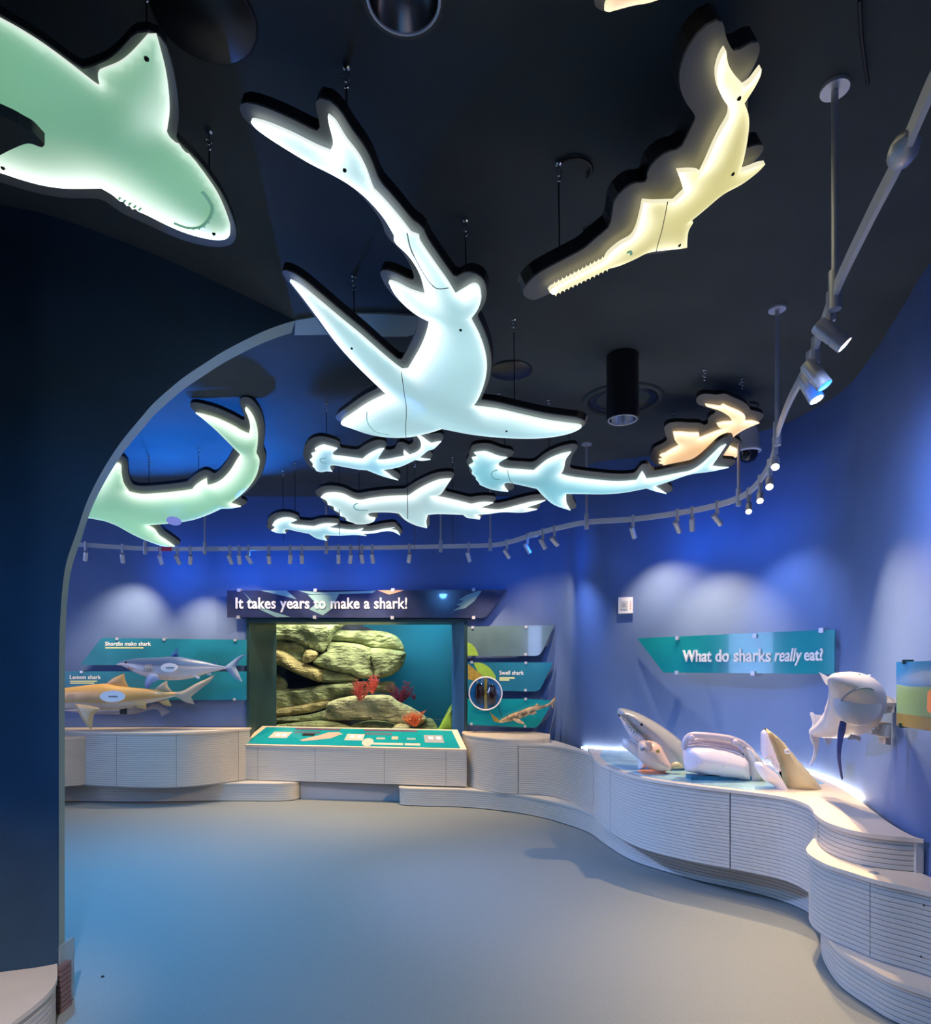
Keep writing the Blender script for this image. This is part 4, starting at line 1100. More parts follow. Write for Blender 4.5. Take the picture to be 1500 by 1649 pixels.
# right head
Y3 = 4.12
r = thing('shark_head_model', 'tan open-jawed shark head tilted up at the counter right end', 'shark model', Vector((P(*ze(1300,590), Y3).x, Y3, ZT+0.005)))
blob('head', [(1088,203),(1112,214),(1180,268),(1232,330),(1290,400),(1350,470),(1410,540),(1443,603,1),(1350,612),(1270,606),(1215,575),(1192,510),(1175,425),(1145,335),(1112,272),(1078,232)], Y3, r, M_glossw, (0.62,0.50,0.26), 0.12, 0.12, 0.13, 0.016)
blob('palate', [(1068,228),(1088,205,1),(1112,255),(1150,350),(1182,450),(1195,515,1),(1150,445),(1112,395),(1075,385),(1066,300)], Y3-0.05, r, M_glossw, (0.82,0.72,0.74), 0.03, 0.06, 0.04, 0.012)
blob('lower_jaw', [(1028,418),(1060,413),(1112,440),(1172,492),(1215,555),(1225,600),(1180,600),(1140,556),(1080,524),(1043,470)], Y3-0.06, r, M_glossw, (0.84,0.76,0.74), 0.05, 0.08, 0.05, 0.012)
mb = MB(); mb.tube([P(*ze(1225+16*math.cos(a), 347+13*math.sin(a)), Y3-0.105) for a in np.linspace(0, 2*math.pi, 17)], 0.004, 6, False); mb.build('eye_ring', M_white, r)
mb = MB(); mb.sphere(P(*ze(1225,347), Y3-0.100), 0.008); mb.build('eye', M_bracket, r, True)
for k in range(9):
    t = k/8; q = P(*ze(1078+88*t, 410+62*t), Y3-0.085); mb = MB(); mb.lathe(q, [(0.006,0),(0.004,0.012),(0.0005,0.028)], Vector((0.25,-0.1,1)), 6); mb.build('tooth', M_whitepaint, r)
    q = P(*ze(1092+80*t, 370+50*t), Y3-0.065); mb = MB(); mb.lathe(q, [(0.005,0),(0.003,-0.012),(0.0005,-0.022)], Vector((0.1,0,1)), 6); mb.build('tooth', M_whitepaint, r)

# ---- wall-mounted shark reaching out on brackets
zw = lambda x, y: (1280+x/6.341, 1040+y/6.341)
r = thing('mounted_shark_model', 'pale grey shark model on a wall bracket facing the viewer', 'shark model', P(*zw(560,900), 3.3))
KW = 0.93
def W(x, y, Y): return P(*zw(x, y), Y*KW)
sk = Y_ = 3.5
u6 = 1/6.341/F
sts = []
ax = [(215,880,4.12,62,60),(250,865,4.05,72,66),(330,830,3.95,120,100),(430,780,3.84,180,150),(530,730,3.73,225,205),(600,670,3.62,262,255),(630,610,3.53,265,262),(640,540,3.44,245,262),(630,470,3.37,200,255),(590,425,3.30,140,240),(555,395,3.25,90,190),(530,375,3.22,40,110),(520,368,3.21,8,20)]
UPm = Vector((0.30, -0.35, 0.89)).normalized(); SDm = Vector((0.88, -0.25, -0.40)).normalized()
for (x, y, Y, h, b) in ax:
    sts.append((W(x, y, Y), h*Y*KW*u6, b*Y*KW*u6, UPm, SDm))
V, Fs, T = loft(sts, 24)
obj('body', V, Fs, M_paint, r, True, paint(T, (0.50,0.47,0.46), (0.66,0.62,0.60), -0.1, 0.5))
from mathutils.bvhtree import BVHTree
bv = BVHTree.FromPolygons([tuple(q) for q in V], Fs)
def on_body(x, y, off=0.0):
    px_, py_ = zw(x, y); d_ = Vector(((px_-750)/F, 1.0, (HZ-py_)/F)).normalized(); h_ = bv.ray_cast(EYE, d_)
    return (h_[0] if h_[0] is not None else W(x, y, 3.3))-d_*off
mb = MB(); jaw = on_body(640, 600, -0.068); mb.sphere(jaw, (0.115, 0.075, 0.105), 22, 14, Matrix.Rotation(0.4, 3, 'Y')); mb.c = [(0.68,0.64,0.63,1)]*len(mb.v); mb.build('lower_jaw', M_paint, r, True)
mb = MB(); mb.tube([on_body(x, y, 0.002) for x, y in catmull([(450,625),(465,580),(515,515),(595,460),(690,428),(770,432),(805,450)], 5)], 0.0045, 8); mb.build('mouth_line', M_grey, r, True)
mb = MB(); mb.sphere(on_body(765,310), 0.008); mb.build('eye', M_white, r, True)
mb = MB(); mb.sphere(on_body(660,290), (0.008,0.005,0.004)); mb.build('nostril', M_grey, r, True)
fin('dorsal_fin', [(250,268,1),(310,300),(395,345,1),(380,400),(320,390)], zw, 3.75*KW, r, M_paint, (0.5,0.5,0.52), 0.010, spacing=0.012)
fin('tail_fin', [(160,690),(180,678),(205,700),(225,760),(215,830),(235,900),(250,960),(240,1060),(215,1150),(152,1228,1),(190,1120),(195,1030),(165,960),(158,880),(185,800),(172,740)], zw, 4.10*KW, r, M_paint, (0.62,0.60,0.62), 0.010, spacing=0.014)
fin('tail_web', [(200,700,1),(300,712,1),(260,780),(215,840),(225,770)], zw, 4.08*KW, r, M_paint, (0.55,0.55,0.6), 0.006, spacing=0.014)
fin('pectoral_fin', [(470,765,1),(530,775,1),(520,860),(490,980),(472,1120),(480,1230),(495,1355,1),(480,1360),(455,1250),(435,1120),(438,960),(450,850)], zw, 3.42*KW, r, M_paint, (0.08,0.10,0.30), 0.010, spacing=0.012, color2=(0.16,0.14,0.22))
fin('pelvic_fin', [(295,940,1),(385,940,1),(370,985),(345,1018,1),(320,990)], zw, 3.85*KW, r, M_paint, (0.55,0.57,0.68), 0.008, spacing=0.012)
fin('anal_fin', [(580,900,1),(680,930,1),(668,980,1),(620,955),(540,955)], zw, 3.55*KW, r, M_paint, (0.66,0.62,0.58), 0.010, spacing=0.012)
for pts in (((930,500),(935,690),(1020,680),(1020,540)), ((935,790),(990,790),(985,1015),(930,1005))):
    mb = MB(); c3 = [W(x, y, 3.50) for x, y in pts]; mb.prism(c3, (0.03, 0.10, 0)); mb.build('bracket_plate', M_bracket, r)
mb = MB(); mb.tube([W(850,590,3.46), W(960,590,3.52), W(1030,590,3.60)], 0.028, 8); mb.tube([W(895,505,3.48), W(895,690,3.48)], 0.022, 8); mb.build('upper_arm', M_bracket, r)
mb = MB(); mb.tube([W(770,880,3.46), W(900,880,3.48), W(960,890,3.52)], 0.014, 8); mb.tube([W(835,840,3.46), W(910,865,3.48)], 0.010, 6); mb.build('lower_arm', M_bracket, r)
mb = MB(); mb.lathe(W(912,870,3.47), [(0.001,-0.03),(0.03,-0.03),(0.03,0.03),(0.001,0.03)], Vector((0.2,0.1,1)), 14); mb.build('hinge_knob', M_bracket, r, True)

# ================================================================== HANGING LIGHT-BOX SHARKS
def hook_cable(root, hx, hy, zb):
    q = Pz(hx, hy, CEIL)
    mb = MB(); mb.tube([(q.x, q.y, CEIL-0.07), (q.x+0.004, q.y, zb)], 0.003, 5); cb = mb.build('hanging_cable', M_wire, root)
    mb = MB(); mb.lathe((q.x, q.y, CEIL), [(0.012,0),(0.012,-0.012),(0.004,-0.016),(0.004,-0.03)], UPV, 10)
    mb.tube([Vector((q.x+0.011*math.cos(a), q.y, CEIL-0.042+0.013*math.sin(a))) for a in np.linspace(0, 2*math.pi, 13)], 0.003, 5, False)
    mb.tube([Vector((q.x+0.009*math.cos(a), q.y-0.004, CEIL-0.066+0.013*math.sin(a))) for a in np.linspace(-2.2, 2.4, 10)], 0.003, 5, False)
    mb.build('hook', M_chrome, cb, True)

def lightbox(label, outline, conv, plane, slope, color, gdir, hooks=(), margin=0.05, gap=0.03, trayh=0.03, bulge=0.07, bw=0.10,
             base=0.55, edge=2.2, gw=0.035, bolts=(), lines=(), spacing=0.02, white=(1.0, 1.0, 0.96), rim=1.0, shift=(0, 0), group='hanging light-box sharks'):
    """plane = point, slope = (dz/dx, dz/dy); the glowing face looks down, its black housing lies above"""
    nup = Vector((-slope[0], -slope[1], 1)).normalized(); p0 = Vector(plane)
    o = smooth_outline([tuple(conv(q[0], q[1]))+(tuple(q[2:]) if len(q) > 2 else ()) for q in outline], 4)
    W3 = [ray_plane(x, y, p0, nup) for x, y in o]
    u = Vector((1, 0, slope[0])).normalized(); vv = nup.cross(u); c0 = sum(W3, Vector())/len(W3)
    o2 = np.array([((q-c0).dot(u), (q-c0).dot(vv)) for q in W3])
    if area2(o2) < 0: o2 = o2[::-1]
    o2 = resample_closed(o2, spacing*0.8)
    root = thing('lightbox_shark', label, 'shark light', c0, group)
    pts, tris = fill(o2, spacing); d, idx = nearest(o2, pts); d[d < 1e-4] = 0
    # edge glow painted into the vertex emission: brightest at the rim facing gdir
    tg = np.roll(o2, -1, 0)-o2; tg /= np.linalg.norm(tg, axis=1)[:, None]+1e-9; on = np.stack([tg[:, 1], -tg[:, 0]], 1)
    for _ in range(4): on = 0.5*on+0.25*np.roll(on, 1, 0)+0.25*np.roll(on, -1, 0)
    gd = np.array(gdir, float); gd /= np.linalg.norm(gd)
    side = np.clip(on @ gd*1.2+0.25, 0, 1)[idx]
    g = np.exp(-(d/gw)**1.3)*side
    nbr = np.array([(t[a], t[b]) for t in tris for a, b in ((0,1),(1,2),(2,0))]); deg = np.bincount(nbr.ravel(), minlength=len(pts))[:, None].clip(1)[:, 0]
    g0 = g.copy(); bdm = d < 1e-4
    for _ in range(7):
        ac = np.bincount(nbr[:, 0], g[nbr[:, 1]], len(pts))+np.bincount(nbr[:, 1], g[nbr[:, 0]], len(pts)); g = 0.4*g+0.6*ac/deg
        g = np.where(bdm, 0.5*g+0.5*g0, g)
    g = g+0.38*np.exp(-d/0.013)
    wv = bulge*(1-np.exp(-d/bw))
    col = np.array(color); wh = np.array(white)
    rnd_ = 0.5+0.5*np.sin(pts[:, 0]*5+1.7*np.sin(pts[:, 1]*4))*np.sin(pts[:, 1]*6+1)
    bodyc = col[None, :]*(base*(0.82+0.3*rnd_))[:, None]
    cc = bodyc+(wh*edge)[None, :]*g[:, None]
    V = [c0+u*p[0]+vv*p[1]-nup*w_ for p, w_ in zip(pts, wv)]; C = [tuple(q)+(1,) for q in cc]
    Fs = [t[::-1] for t in tris]
    b0 = len(V)
    nb = len(o2)
    for p in o2: V.append(c0+u*p[0]+vv*p[1]); C.append(tuple(wh*rim*0.7+col*rim*0.3)+(1,))
    for p in o2: V.append(c0+u*p[0]+vv*p[1]+nup*gap*0.4); C.append(tuple(wh*rim*0.7+col*rim*0.3)+(1,))
    for i in range(nb):
        j = (i+1) % nb; Fs.append((b0+i, b0+j, b0+nb+j, b0+nb+i))
    obj('glowing_face', V, Fs, M_glow, root, True, C)
    ct = contour(o2, margin, 0.016) + np.array(shift)[None, :]
    if area2(ct) < 0: ct = ct[::-1]
    low = [c0+u*p[0]+vv*p[1]+nup*gap for p in ct]
    mb = MB(); mb.prism(low, nup*0.006); mb.build('backing_panel', M_tray, root)
    mb = MB(); mb.prism([q+nup*0.0065 for q in low], nup*trayh); mb.build('housing', M_black, root)
    for (bx_, by_) in bolts:
        q = ray_plane(*conv(bx_, by_), p0, nup); e = np.array([[(q-c0).dot(u), (q-c0).dot(vv)]]); dd, _ = nearest(o2, e); q = q-nup*(bulge*(1-math.exp(-dd[0]/bw)))
        mb = MB(); mb.sphere(q, 0.007, 8, 6); mb.build('bolt', M_eye, root, True)
    for nm, pl_, rr_, mm in lines:
        qs = []
        for (x, y) in catmull(pl_, 5):
            q = ray_plane(*conv(x, y), p0, nup); e = np.array([[(q-c0).dot(u), (q-c0).dot(vv)]]); dd, _ = nearest(o2, e); qs.append(q-nup*(bulge*(1-math.exp(-dd[0]/bw))-rr_*0.3))
        mb = MB(); mb.tube(qs, rr_, 6); mb.build(nm, mm, root, True)
    for (hx, hy) in hooks:
        q = Pz(hx, hy, CEIL); zb = p0.z+slope[0]*(q.x-p0.x)+slope[1]*(q.y-p0.y)+gap+0.03
        hook_cable(root, hx, hy, min(zb, CEIL-0.09))
    return root
M_line = mat('engraved_line', (0.18, 0.30, 0.30), 0.5, emit=(0.12, 0.30, 0.30), estr=0.8)
M_lineg = mat('engraved_green', (0.15, 0.28, 0.20), 0.5, emit=(0.12, 0.30, 0.20), estr=0.8)

z2 = lambda x, y: (380+x/2.5, 150+y/2.5)
thresher = [(62,112),(120,124),(220,165),(320,215),(378,238,1),(392,200),(376,130),(370,93,1),(400,120),(440,185),(490,250),(522,310),(542,365),(553,392,1),(600,440),(660,510),(703,565,1),(735,578,1),(742,605),(800,690),(850,760),(882,813,1),(920,790),(955,772),(978,785),(986,830),(975,870),(945,912,1),(980,980),(1003,1050),(1009,1110),(1000,1170),(978,1228),(955,1263,1),(1050,1275),(1150,1298),(1250,1320),(1340,1333),(1383,1339),(1388,1350),(1340,1372),(1250,1388),(1150,1391),(1050,1386),(950,1375),(880,1362),(830,1352,1),(780,1368),(700,1385),(620,1387),(540,1375),(470,1352),(428,1336),(428,1320),(470,1290),(530,1250),(580,1225),(607,1213,1),(540,1150),(470,1080),(400,1000),(330,905),(270,825),(225,768),(220,757),(262,780),(330,835),(420,910),(500,975),(580,1045),(640,1095),(668,1115,1),(692,1112,1),(740,1030),(765,970),(778,920,1),(730,895),(680,855),(640,810),(620,772),(618,760),(650,770),(700,795),(745,810),(763,810,1),(745,740),(720,690),(690,650),(650,612),(637,594,1),(637,572,1),(600,510),(560,460),(510,410),(450,365),(380,325),(300,285),(200,225),(130,180),(80,142)]
lightbox('huge white thresher shark light diving across the ceiling centre', thresher, z2, (-0.016, 2.755, 2.977), (-0.30, -0.045), (0.36, 0.62, 0.66), (-1.0, -0.1),
         hooks=[(558,104),(750,352),(570,442),(828,512)], margin=0.032, gap=0.025, trayh=0.032, shift=(-0.014, 0.0), base=1.0, edge=1.5, gw=0.055, bulge=0.05, bw=0.14, bolts=[(445,290),(910,938),(473,1008),(1097,1338),(460,1348)],
         lines=[('mouth_line', [(530,1275),(535,1310),(570,1345),(620,1362)], 0.004, M_line), ('lead_wire', [(668,1118),(685,1180),(693,1260),(690,1330),(686,1384)], 0.0025, M_wire), ('lead_wire', [(690,560),(715,630),(760,720),(810,770),(858,782)], 0.0025, M_wire)])

z1 = lambda x, y: (x/3.0, y/3.0)
gw = [(1113,1105),(1108,1140),(1085,1157),(1040,1160),(960,1145),(880,1120),(800,1085),(710,1040),(668,1022,1),(655,1010),(640,1012,1),(625,995),(612,995,1),(595,975),(580,973,1),(540,940),(488,910,1),(400,912),(300,910),(200,895),(100,868),(0,835),(-150,790),(-320,760),(-450,660),(-470,300),(-420,60),(-200,-10),(0,95),(100,150),(210,220),(320,300),(400,362),(460,408),(485,420,1),(474,375),(480,350),(500,338),(570,310),(620,275),(670,225),(715,174,1),(756,172,1),(775,240),(800,340),(815,440),(820,530),(812,600),(805,640,1),(822,672),(850,697,1),(866,703,1),(880,725,1),(898,745,1),(915,752,1),(930,770,1),(948,790,1),(1000,860),(1050,935),(1085,1010),(1108,1075)]
wave = [(840,1062),(900,1082),(950,1078),(1000,1048),(1025,1000),(1005,950),(975,912)]
lightbox('green great white shark light with toothed mouth in the top left corner', gw, z1, (-0.917, 2.302, 3.08), (0.03, 0.02), (0.15, 0.38, 0.22), (-0.45, 1.0),
         hooks=[(337,208),(236,-40)], margin=0.03, gap=0.015, trayh=0.02, shift=(-0.022, 0.034), base=1.0, edge=1.3, gw=0.10, bulge=0.04, bw=0.16, bolts=[(708,272),(1033,1113),(13,793)], spacing=0.022,
         lines=[('mouth_line', wave, 0.007, M_lineg)] + [('tooth', [(x, y), (x+dx, y+dy)], 0.004, M_lineg) for (x, y, dx, dy) in ((905,1080,3,12),(930,1080,4,12),(955,1075,8,12),(978,1064,10,10),(998,1048,12,9),(1010,1030,14,6),(1020,1010,14,3),(1018,985,14,-3))]
         + [('gill_slit', [(575+i*24, 960+i*13), (582+i*25, 945+i*12)], 0.004, M_lineg) for i in range(5)])

z3 = lambda x, y: (850+x*0.3, 30+y*0.3)
saw = []
for i in range(13):
    t = i/12; x = 432-t*275; y = 1345+t*132; saw.append((x, y, 1)); saw.append((x-4, y+13, 1)); saw.append((x-11, y+5, 1))
saw += [(135,1482,1),(118,1468,1),(130,1452,1)]
for i in range(13):
    t = i/12; x = 150+t*258; y = 1442-t*134; saw.append((x, y, 1)); saw.append((x+4, y-12, 1)); saw.append((x+10, y-3, 1))
saw += [(440,1265),(500,1215),(560,1180),(590,1130),(610,1060),(625,988,1),(680,992),(740,990),(790,988,1),(845,935,1),(830,885),(808,826,1),(870,822),(915,825),(932,837,1),(960,780),(1000,690),(1040,610),(1070,560),(1086,520),(1083,480),(1050,430),(1025,370),(1018,300),(1030,240),(1050,195),(1066,172,1),(1080,250),(1120,320),(1165,370,1),(1200,345),(1235,300),(1257,272,1),(1250,310),(1220,370),(1185,425),(1165,455,1),(1185,510),(1190,570),(1180,660),(1160,760),(1140,826,1),(1190,810),(1240,790),(1277,782,1),(1230,830),(1150,890),(1050,945),(960,1020),(900,1070),(872,1092,1),(890,1094,1),(865,1140),(858,1190),(857,1230,1),(800,1238),(700,1248),(640,1260),(580,1290),(500,1325),(440,1342)]
lightbox('golden sawfish light with toothed snout near the ceiling right', saw, z3, (0.354, 2.443, 2.93), (0.50, -0.02), (0.58, 0.52, 0.18), (-1.0, -0.3),
         hooks=[(900,260),(1095,207),(1180,88)], margin=0.05, gap=0.04, shift=(-0.045, -0.01), trayh=0.045, base=1.0, edge=1.3, gw=0.04, bulge=0.015, bw=0.08, spacing=0.016, white=(1.0,0.93,0.72), bolts=[(813,1210),(1098,825),(1132,420)],
         lines=[('eye_mark', [(528,1245),(545,1240),(552,1255)], 0.006, M_lineg), ('lead_wire', [(752,985),(725,1080),(700,1180),(690,1250)], 0.002, M_wire)])

z5 = lambda x, y: (90+x/4.054, 620+y/4.054)
req = [(340,545),(372,518),(402,512),(425,528),(428,580),(442,645),(478,700,1),(560,716),(680,710),(800,698),(890,685,1),(910,660),(950,630),(985,612,1),(990,658,1),(1040,645),(1090,615),(1140,560),(1180,495),(1206,455,1),(1130,380),(1050,300),(970,230),(912,184,1),(960,194),(1050,220),(1150,265),(1210,300),(1260,322,1),(1270,270),(1256,210),(1236,162),(1248,152),(1290,210),(1315,290),(1318,370),(1308,450,1),(1328,490),(1325,540),(1300,610),(1240,690),(1140,773,1),(1170,782),(1209,795,1),(1150,805),(1080,808,1),(1000,845),(900,880),(780,900),(660,911),(590,916,1),(640,940),(675,985),(720,1015),(777,1056,1),(700,1052),(600,1020),(500,975),(400,920),(325,890,1),(200,868),(0,855),(-200,862),(-380,845),(-440,800),(-320,745),(-50,700),(150,690),(250,640)]
rq = lightbox('green shark light with curled tail seen through the arch', req, z5, (-2.37, 5.5, 2.98), (0.0, -0.45), (0.20, 0.50, 0.30), (-0.1, -1.0),
         hooks=[(320,722),(396,668),(240,735)], margin=0.045, gap=0.03, shift=(0.012, -0.03), base=1.0, edge=1.2, gw=0.05, bulge=0.05, bw=0.12, spacing=0.03, white=(1.0,1.0,0.88))
q = ray_plane(*z5(805,838), Vector((-2.37,5.5,2.98)), Vector((0,0.45,1)).normalized())
disc('lilac_oval', q+Vector((0,-0.10,-0.09)), Vector((0,-0.6,-0.8)), 0.065, 0.05, M_lilac, rq)  # flat lilac oval with weak emission of its own

za = lambda x, y: (480+x/6.25, 690+y/6.25)
hm1 = [(398,205,1),(340,188),(300,178),(260,168),(215,180),(168,207,1),(182,235),(135,255,1),(150,290),(120,318,1),(150,355),(147,380,1),(170,402),(190,430),(240,440),(290,432),(347,438,1),(325,410),(325,382),(350,370),(420,380),(520,398),(620,415),(695,420,1),(780,455),(880,490),(1010,524,1),(950,490),(900,450),(850,418,1),(960,403),(1060,375),(1180,318,1),(1250,326),(1335,315,1),(1270,308),(1220,298,1),(1260,265),(1310,225),(1370,205),(1445,132,1),(1390,142),(1345,153,1),(1300,125),(1245,85),(1198,75,1),(1230,120),(1240,170),(1230,210),(1190,245),(1125,270,1),(1090,240),(1067,222,1),(1064,250),(1075,280,1),(980,300),(880,318),(805,320,1),(815,290),(840,250),(870,204,1),(820,210),(760,235),(700,270),(650,310,1),(560,300),(460,285),(375,278),(352,262),(355,240)]
CY = (0.22, 0.56, 0.72)
lightbox('small pale blue hammerhead light just below the thresher nose', hm1, za, (-0.66, 4.55, 2.98), (0, -0.5), CY, (-0.4, -1.0), hooks=[(526,648),(546,703),(656,690)],
         margin=0.036, gap=0.025, shift=(-0.015, -0.022), base=0.9, edge=1.1, gw=0.028, bulge=0.02, bw=0.06, spacing=0.018, lines=[('mouth_line', [(285,285),(240,290),(225,310),(250,330),(285,338)], 0.004, M_line)])
zb_ = lambda x, y: (740+x/3.0, 700+y/3.0)
hm2 = [(232,112,1),(190,105),(150,90),(120,82),(70,88,1),(84,105),(60,112,1),(68,135),(46,150,1),(62,172),(60,190,1),(80,206),(80,216,1),(95,232),(98,242,1),(140,260),(190,272),(237,276,1),(218,250),(220,237),(240,233),(300,245),(375,262,1),(410,300),(460,340),(538,367,1),(518,330),(516,286,1),(600,287),(700,288),(800,280),(905,260,1),(950,275),(1002,287,1),(970,265),(945,250,1),(1020,225),(1090,200),(1140,188),(1220,178),(1303,160,1),(1260,158),(1220,152,1),(1250,110),(1291,48,1),(1260,62),(1220,100),(1170,145),(1120,175),(1050,190),(960,208),(905,215,1),(895,195),(884,178,1),(870,200),(857,222,1),(760,228),(640,218),(540,205),(490,192,1),(505,165),(515,120),(541,84,1),(490,95),(430,120),(390,150),(360,175,1),(300,170),(230,165),(196,155),(190,140),(206,126)]
lightbox('long aqua hammerhead light stretching right above the track', hm2, zb_, (0.9, 4.8, 2.93), (0, -0.5), (0.15, 0.52, 0.62), (0.35, -1.0), hooks=[(804,632),(884,643),(812,640),(917,672)],
         margin=0.036, gap=0.025, shift=(0.012, -0.022), base=0.9, edge=1.1, gw=0.035, bulge=0.03, bw=0.08, spacing=0.022, lines=[('mouth_line', [(185,165),(160,172),(155,188),(170,203),(195,208)], 0.005, M_line), ('lead_wire', [(232,168),(245,215),(262,240)], 0.0025, M_wire)])
zc = lambda x, y: (420+x/3.125, 750+y/3.125)
hm3 = [(460,165),(420,145),(370,136),(325,142),(302,160,1),(332,178),(338,197,1),(366,206),(370,224,1),(396,238),(400,252,1),(426,262),(432,277,1),(460,286),(490,295),(540,292),(570,280),(578,264,1),(550,258),(540,246),(560,236),(640,235),(695,240,1),(730,275),(780,300),(838,315,1),(834,280),(842,247,1),(900,243),(1020,247,1),(1040,262),(1103,271,1),(1105,258),(1078,247,1),(1150,243),(1220,234),(1320,236),(1393,221,1),(1360,217),(1328,213,1),(1390,195),(1434,176,1),(1370,183),(1300,200),(1220,220),(1170,222),(1100,212,1),(1140,200),(1172,187,1),(1120,185),(1060,195,1),(980,175),(900,158),(862,156,1),(905,145),(930,110),(960,66,1),(900,72),(840,95),(790,122),(745,152,1),(650,155),(560,165),(500,175)]
lightbox('white hammerhead light in the middle of the hammerhead school', hm3, zc, (-0.3, 5.35, 2.86), (0, -0.5), (0.42, 0.64, 0.66), (-0.3, -1.0), hooks=[(578,748),(668,742),(729,735)],
         margin=0.036, gap=0.025, shift=(-0.01, -0.022), base=0.9, edge=1.1, gw=0.04, bulge=0.025, bw=0.08, spacing=0.022, lines=[('mouth_line', [(490,185),(472,192),(472,205),(492,215),(540,218)], 0.006, M_line)])
hm4 = [(182,275,1),(150,264),(110,264),(75,278),(58,300,1),(72,312),(53,327,1),(80,338),(127,341,1),(120,327),(135,320),(180,330),(245,343,1),(280,365),(334,378,1),(322,360),(326,350,1),(400,352),(470,348),(532,354,1),(505,345,1),(570,340),(625,330),(665,332),(702,351,1),(685,328),(650,320),(674,313,1),(620,320),(560,332),(500,332,1),(517,317,1),(470,325),(400,320),(340,312,1),(387,294,1),(320,293),(268,307,1),(220,303),(165,297),(150,288)]
lightbox('smallest hammerhead light, lowest and farthest left of the school', hm4, zc, (-1.3, 6.05, 2.81), (0, -0.5), (0.25, 0.58, 0.70), (-0.3, -1.0), hooks=[(456,757),(475,745)],
         margin=0.036, gap=0.025, shift=(-0.01, -0.02), base=0.9, edge=1.1, gw=0.025, bulge=0.015, bw=0.05, spacing=0.022)
z7 = lambda x, y: (900+x/4.1667, 540+y/4.1667)
wob = [(715,792,1),(690,800),(678,810,1),(706,824,1),(672,836,1),(704,846,1),(672,858,1),(708,868,1),(700,883,1),(740,890),(790,890),(840,872),(900,840),(980,822),(1080,820),(1150,822),(1195,815),(1202,770),(1150,742),(1160,700),(1200,662),(1260,627),(1349,590,1),(1300,575),(1252,576,1),(1250,540),(1210,510),(1150,485),(1106,464,1),(1085,478,1),(1040,472),(984,464,1),(1000,480),(1080,505),(1140,540),(1160,565),(1166,580,1),(1110,582),(1061,594,1),(1080,620),(1112,632,1),(1060,645),(1000,668),(946,690,1),(942,655,1),(880,655),(820,650),(769,651,1),(780,700),(810,740,1),(760,765)]
lightbox('amber carpet shark light with fringed snout beside the dome camera', wob, z7, (1.65, 4.72, 3.13), (0.05, -0.4), (0.80, 0.47, 0.20), (-0.4, -0.9), hooks=[(1135,594),(1195,608),(1084,664)],
         margin=0.045, gap=0.03, shift=(-0.02, -0.025), base=1.0, edge=1.2, gw=0.05, bulge=0.02, bw=0.08, spacing=0.02, white=(1.0,0.86,0.60))
pk = lambda x, y: (x, y)
lightbox('peach fin tip of a light cut off at the top edge', [(975,10),(980,19),(990,17),(1020,9),(1060,0),(1150,-40),(1260,-130),(1180,-170),(1080,-110),(1010,-40)], pk, (0.4, 1.54, 3.10), (0, 0), (0.85, 0.45, 0.28), (-0.3, 1),
         hooks=[(1120,-230)], margin=0.03, base=0.9, edge=0.6, gw=0.04, bulge=0.03, bw=0.05, spacing=0.014, white=(0.9,1.0,0.6))
# unlit dark fin at the left edge, nearer than the great white
ofin = smooth_outline([(72,233,1),(55,215),(40,206),(0,186),(-160,120),(-260,180),(-200,330),(0,250,1),(20,240),(45,231),(66,237)], 4)
w3 = [Pz(x, y, 2.86) for x, y in ofin]; c0 = sum(w3, Vector())/len(w3)
r = thing('unlit_fin_panel', 'dark unlit fin panel crossing the green shark at the left edge', 'shark light', c0)
mb = MB(); mb.prism(w3, (0, 0, 0.03)); mb.build('fin_panel', mat('fin_dark_olive', (0.05, 0.05, 0.035), 0.5), r)
mb = MB(); mb.tube([c0+Vector((0,0,0.03)), Vector((c0.x, c0.y, CEIL))], 0.003, 5); mb.build('hanging_cable', M_wire, r)

# ================================================================== CEILING FITTINGS
def pendant(c, label, zb, R, power, tgt, lit=None):
    r = thing('pendant_downlight', label, 'ceiling light', (c[0], c[1], zb), 'black cylinder downlights')
    mb = MB(); mb.lathe((c[0], c[1], 0), [(R*0.86,zb+0.02),(R*0.86,zb),(R,zb),(R,CEIL-0.001),(0.0,CEIL-0.001)], UPV, 36); cy = mb.build('cylinder', M_black, r, True)
    mb = MB(); mb.lathe((c[0], c[1], 0), [(R*0.86,zb+0.004),(R*0.80,zb+0.06),(R*0.62,zb+0.14),(R*0.40,zb+0.19)], UPV, 28); mb.build('reflector', M_chrome, cy, True)
    mb = MB(); mb.lathe((c[0], c[1], 0), [(0.0,zb+0.185),(R*0.42,zb+0.185)], UPV, 20); mb.build('lamp', M_bluefill if lit else M_bulbdim, cy)
    mb = MB(); mb.tube([(c[0]+R*0.87*math.cos(a), c[1]+R*0.87*math.sin(a), zb+0.001) for a in np.linspace(0, 2*math.pi, 33)], 0.004, 6, False); mb.build('rim', M_alu, r, True)
    if power: spot('blue_fill_light', (c[0], c[1], zb-0.01), tgt, power, lit or BLUE, 100, 1.0, 0.08, r)
    return r
q = Pz(1003, 573, CEIL); pendant((q.x, q.y), 'black cylinder downlight hanging right of the thresher fin', 3.045, 0.10, 0, None)
pendant((-0.149, 1.52), 'black cylinder downlight with mirrored bowl at the top edge', 3.10, 0.10, 0, None)
pendant((-2.62, 4.15), 'black cylinder downlight with blue lamp behind the arch wall', 3.10, 0.10, 480, (-1.7, 4.3, 0), (0.05,0.40,1.0))  # out-of-view downlight, added to turn the left floor blue
pendant((-3.5, 5.2), 'blue-lamped cylinder downlight deeper behind the arch wall', 3.10, 0.10, 260, (-2.6, 5.4, 0), (0.05,0.40,1.0))  # second out-of-view blue fill, added farther back
pd = pendant((-3.0, 4.6), 'blue-lamped cylinder aimed across at the right counter', 3.10, 0.10, 0, None, BLUE)
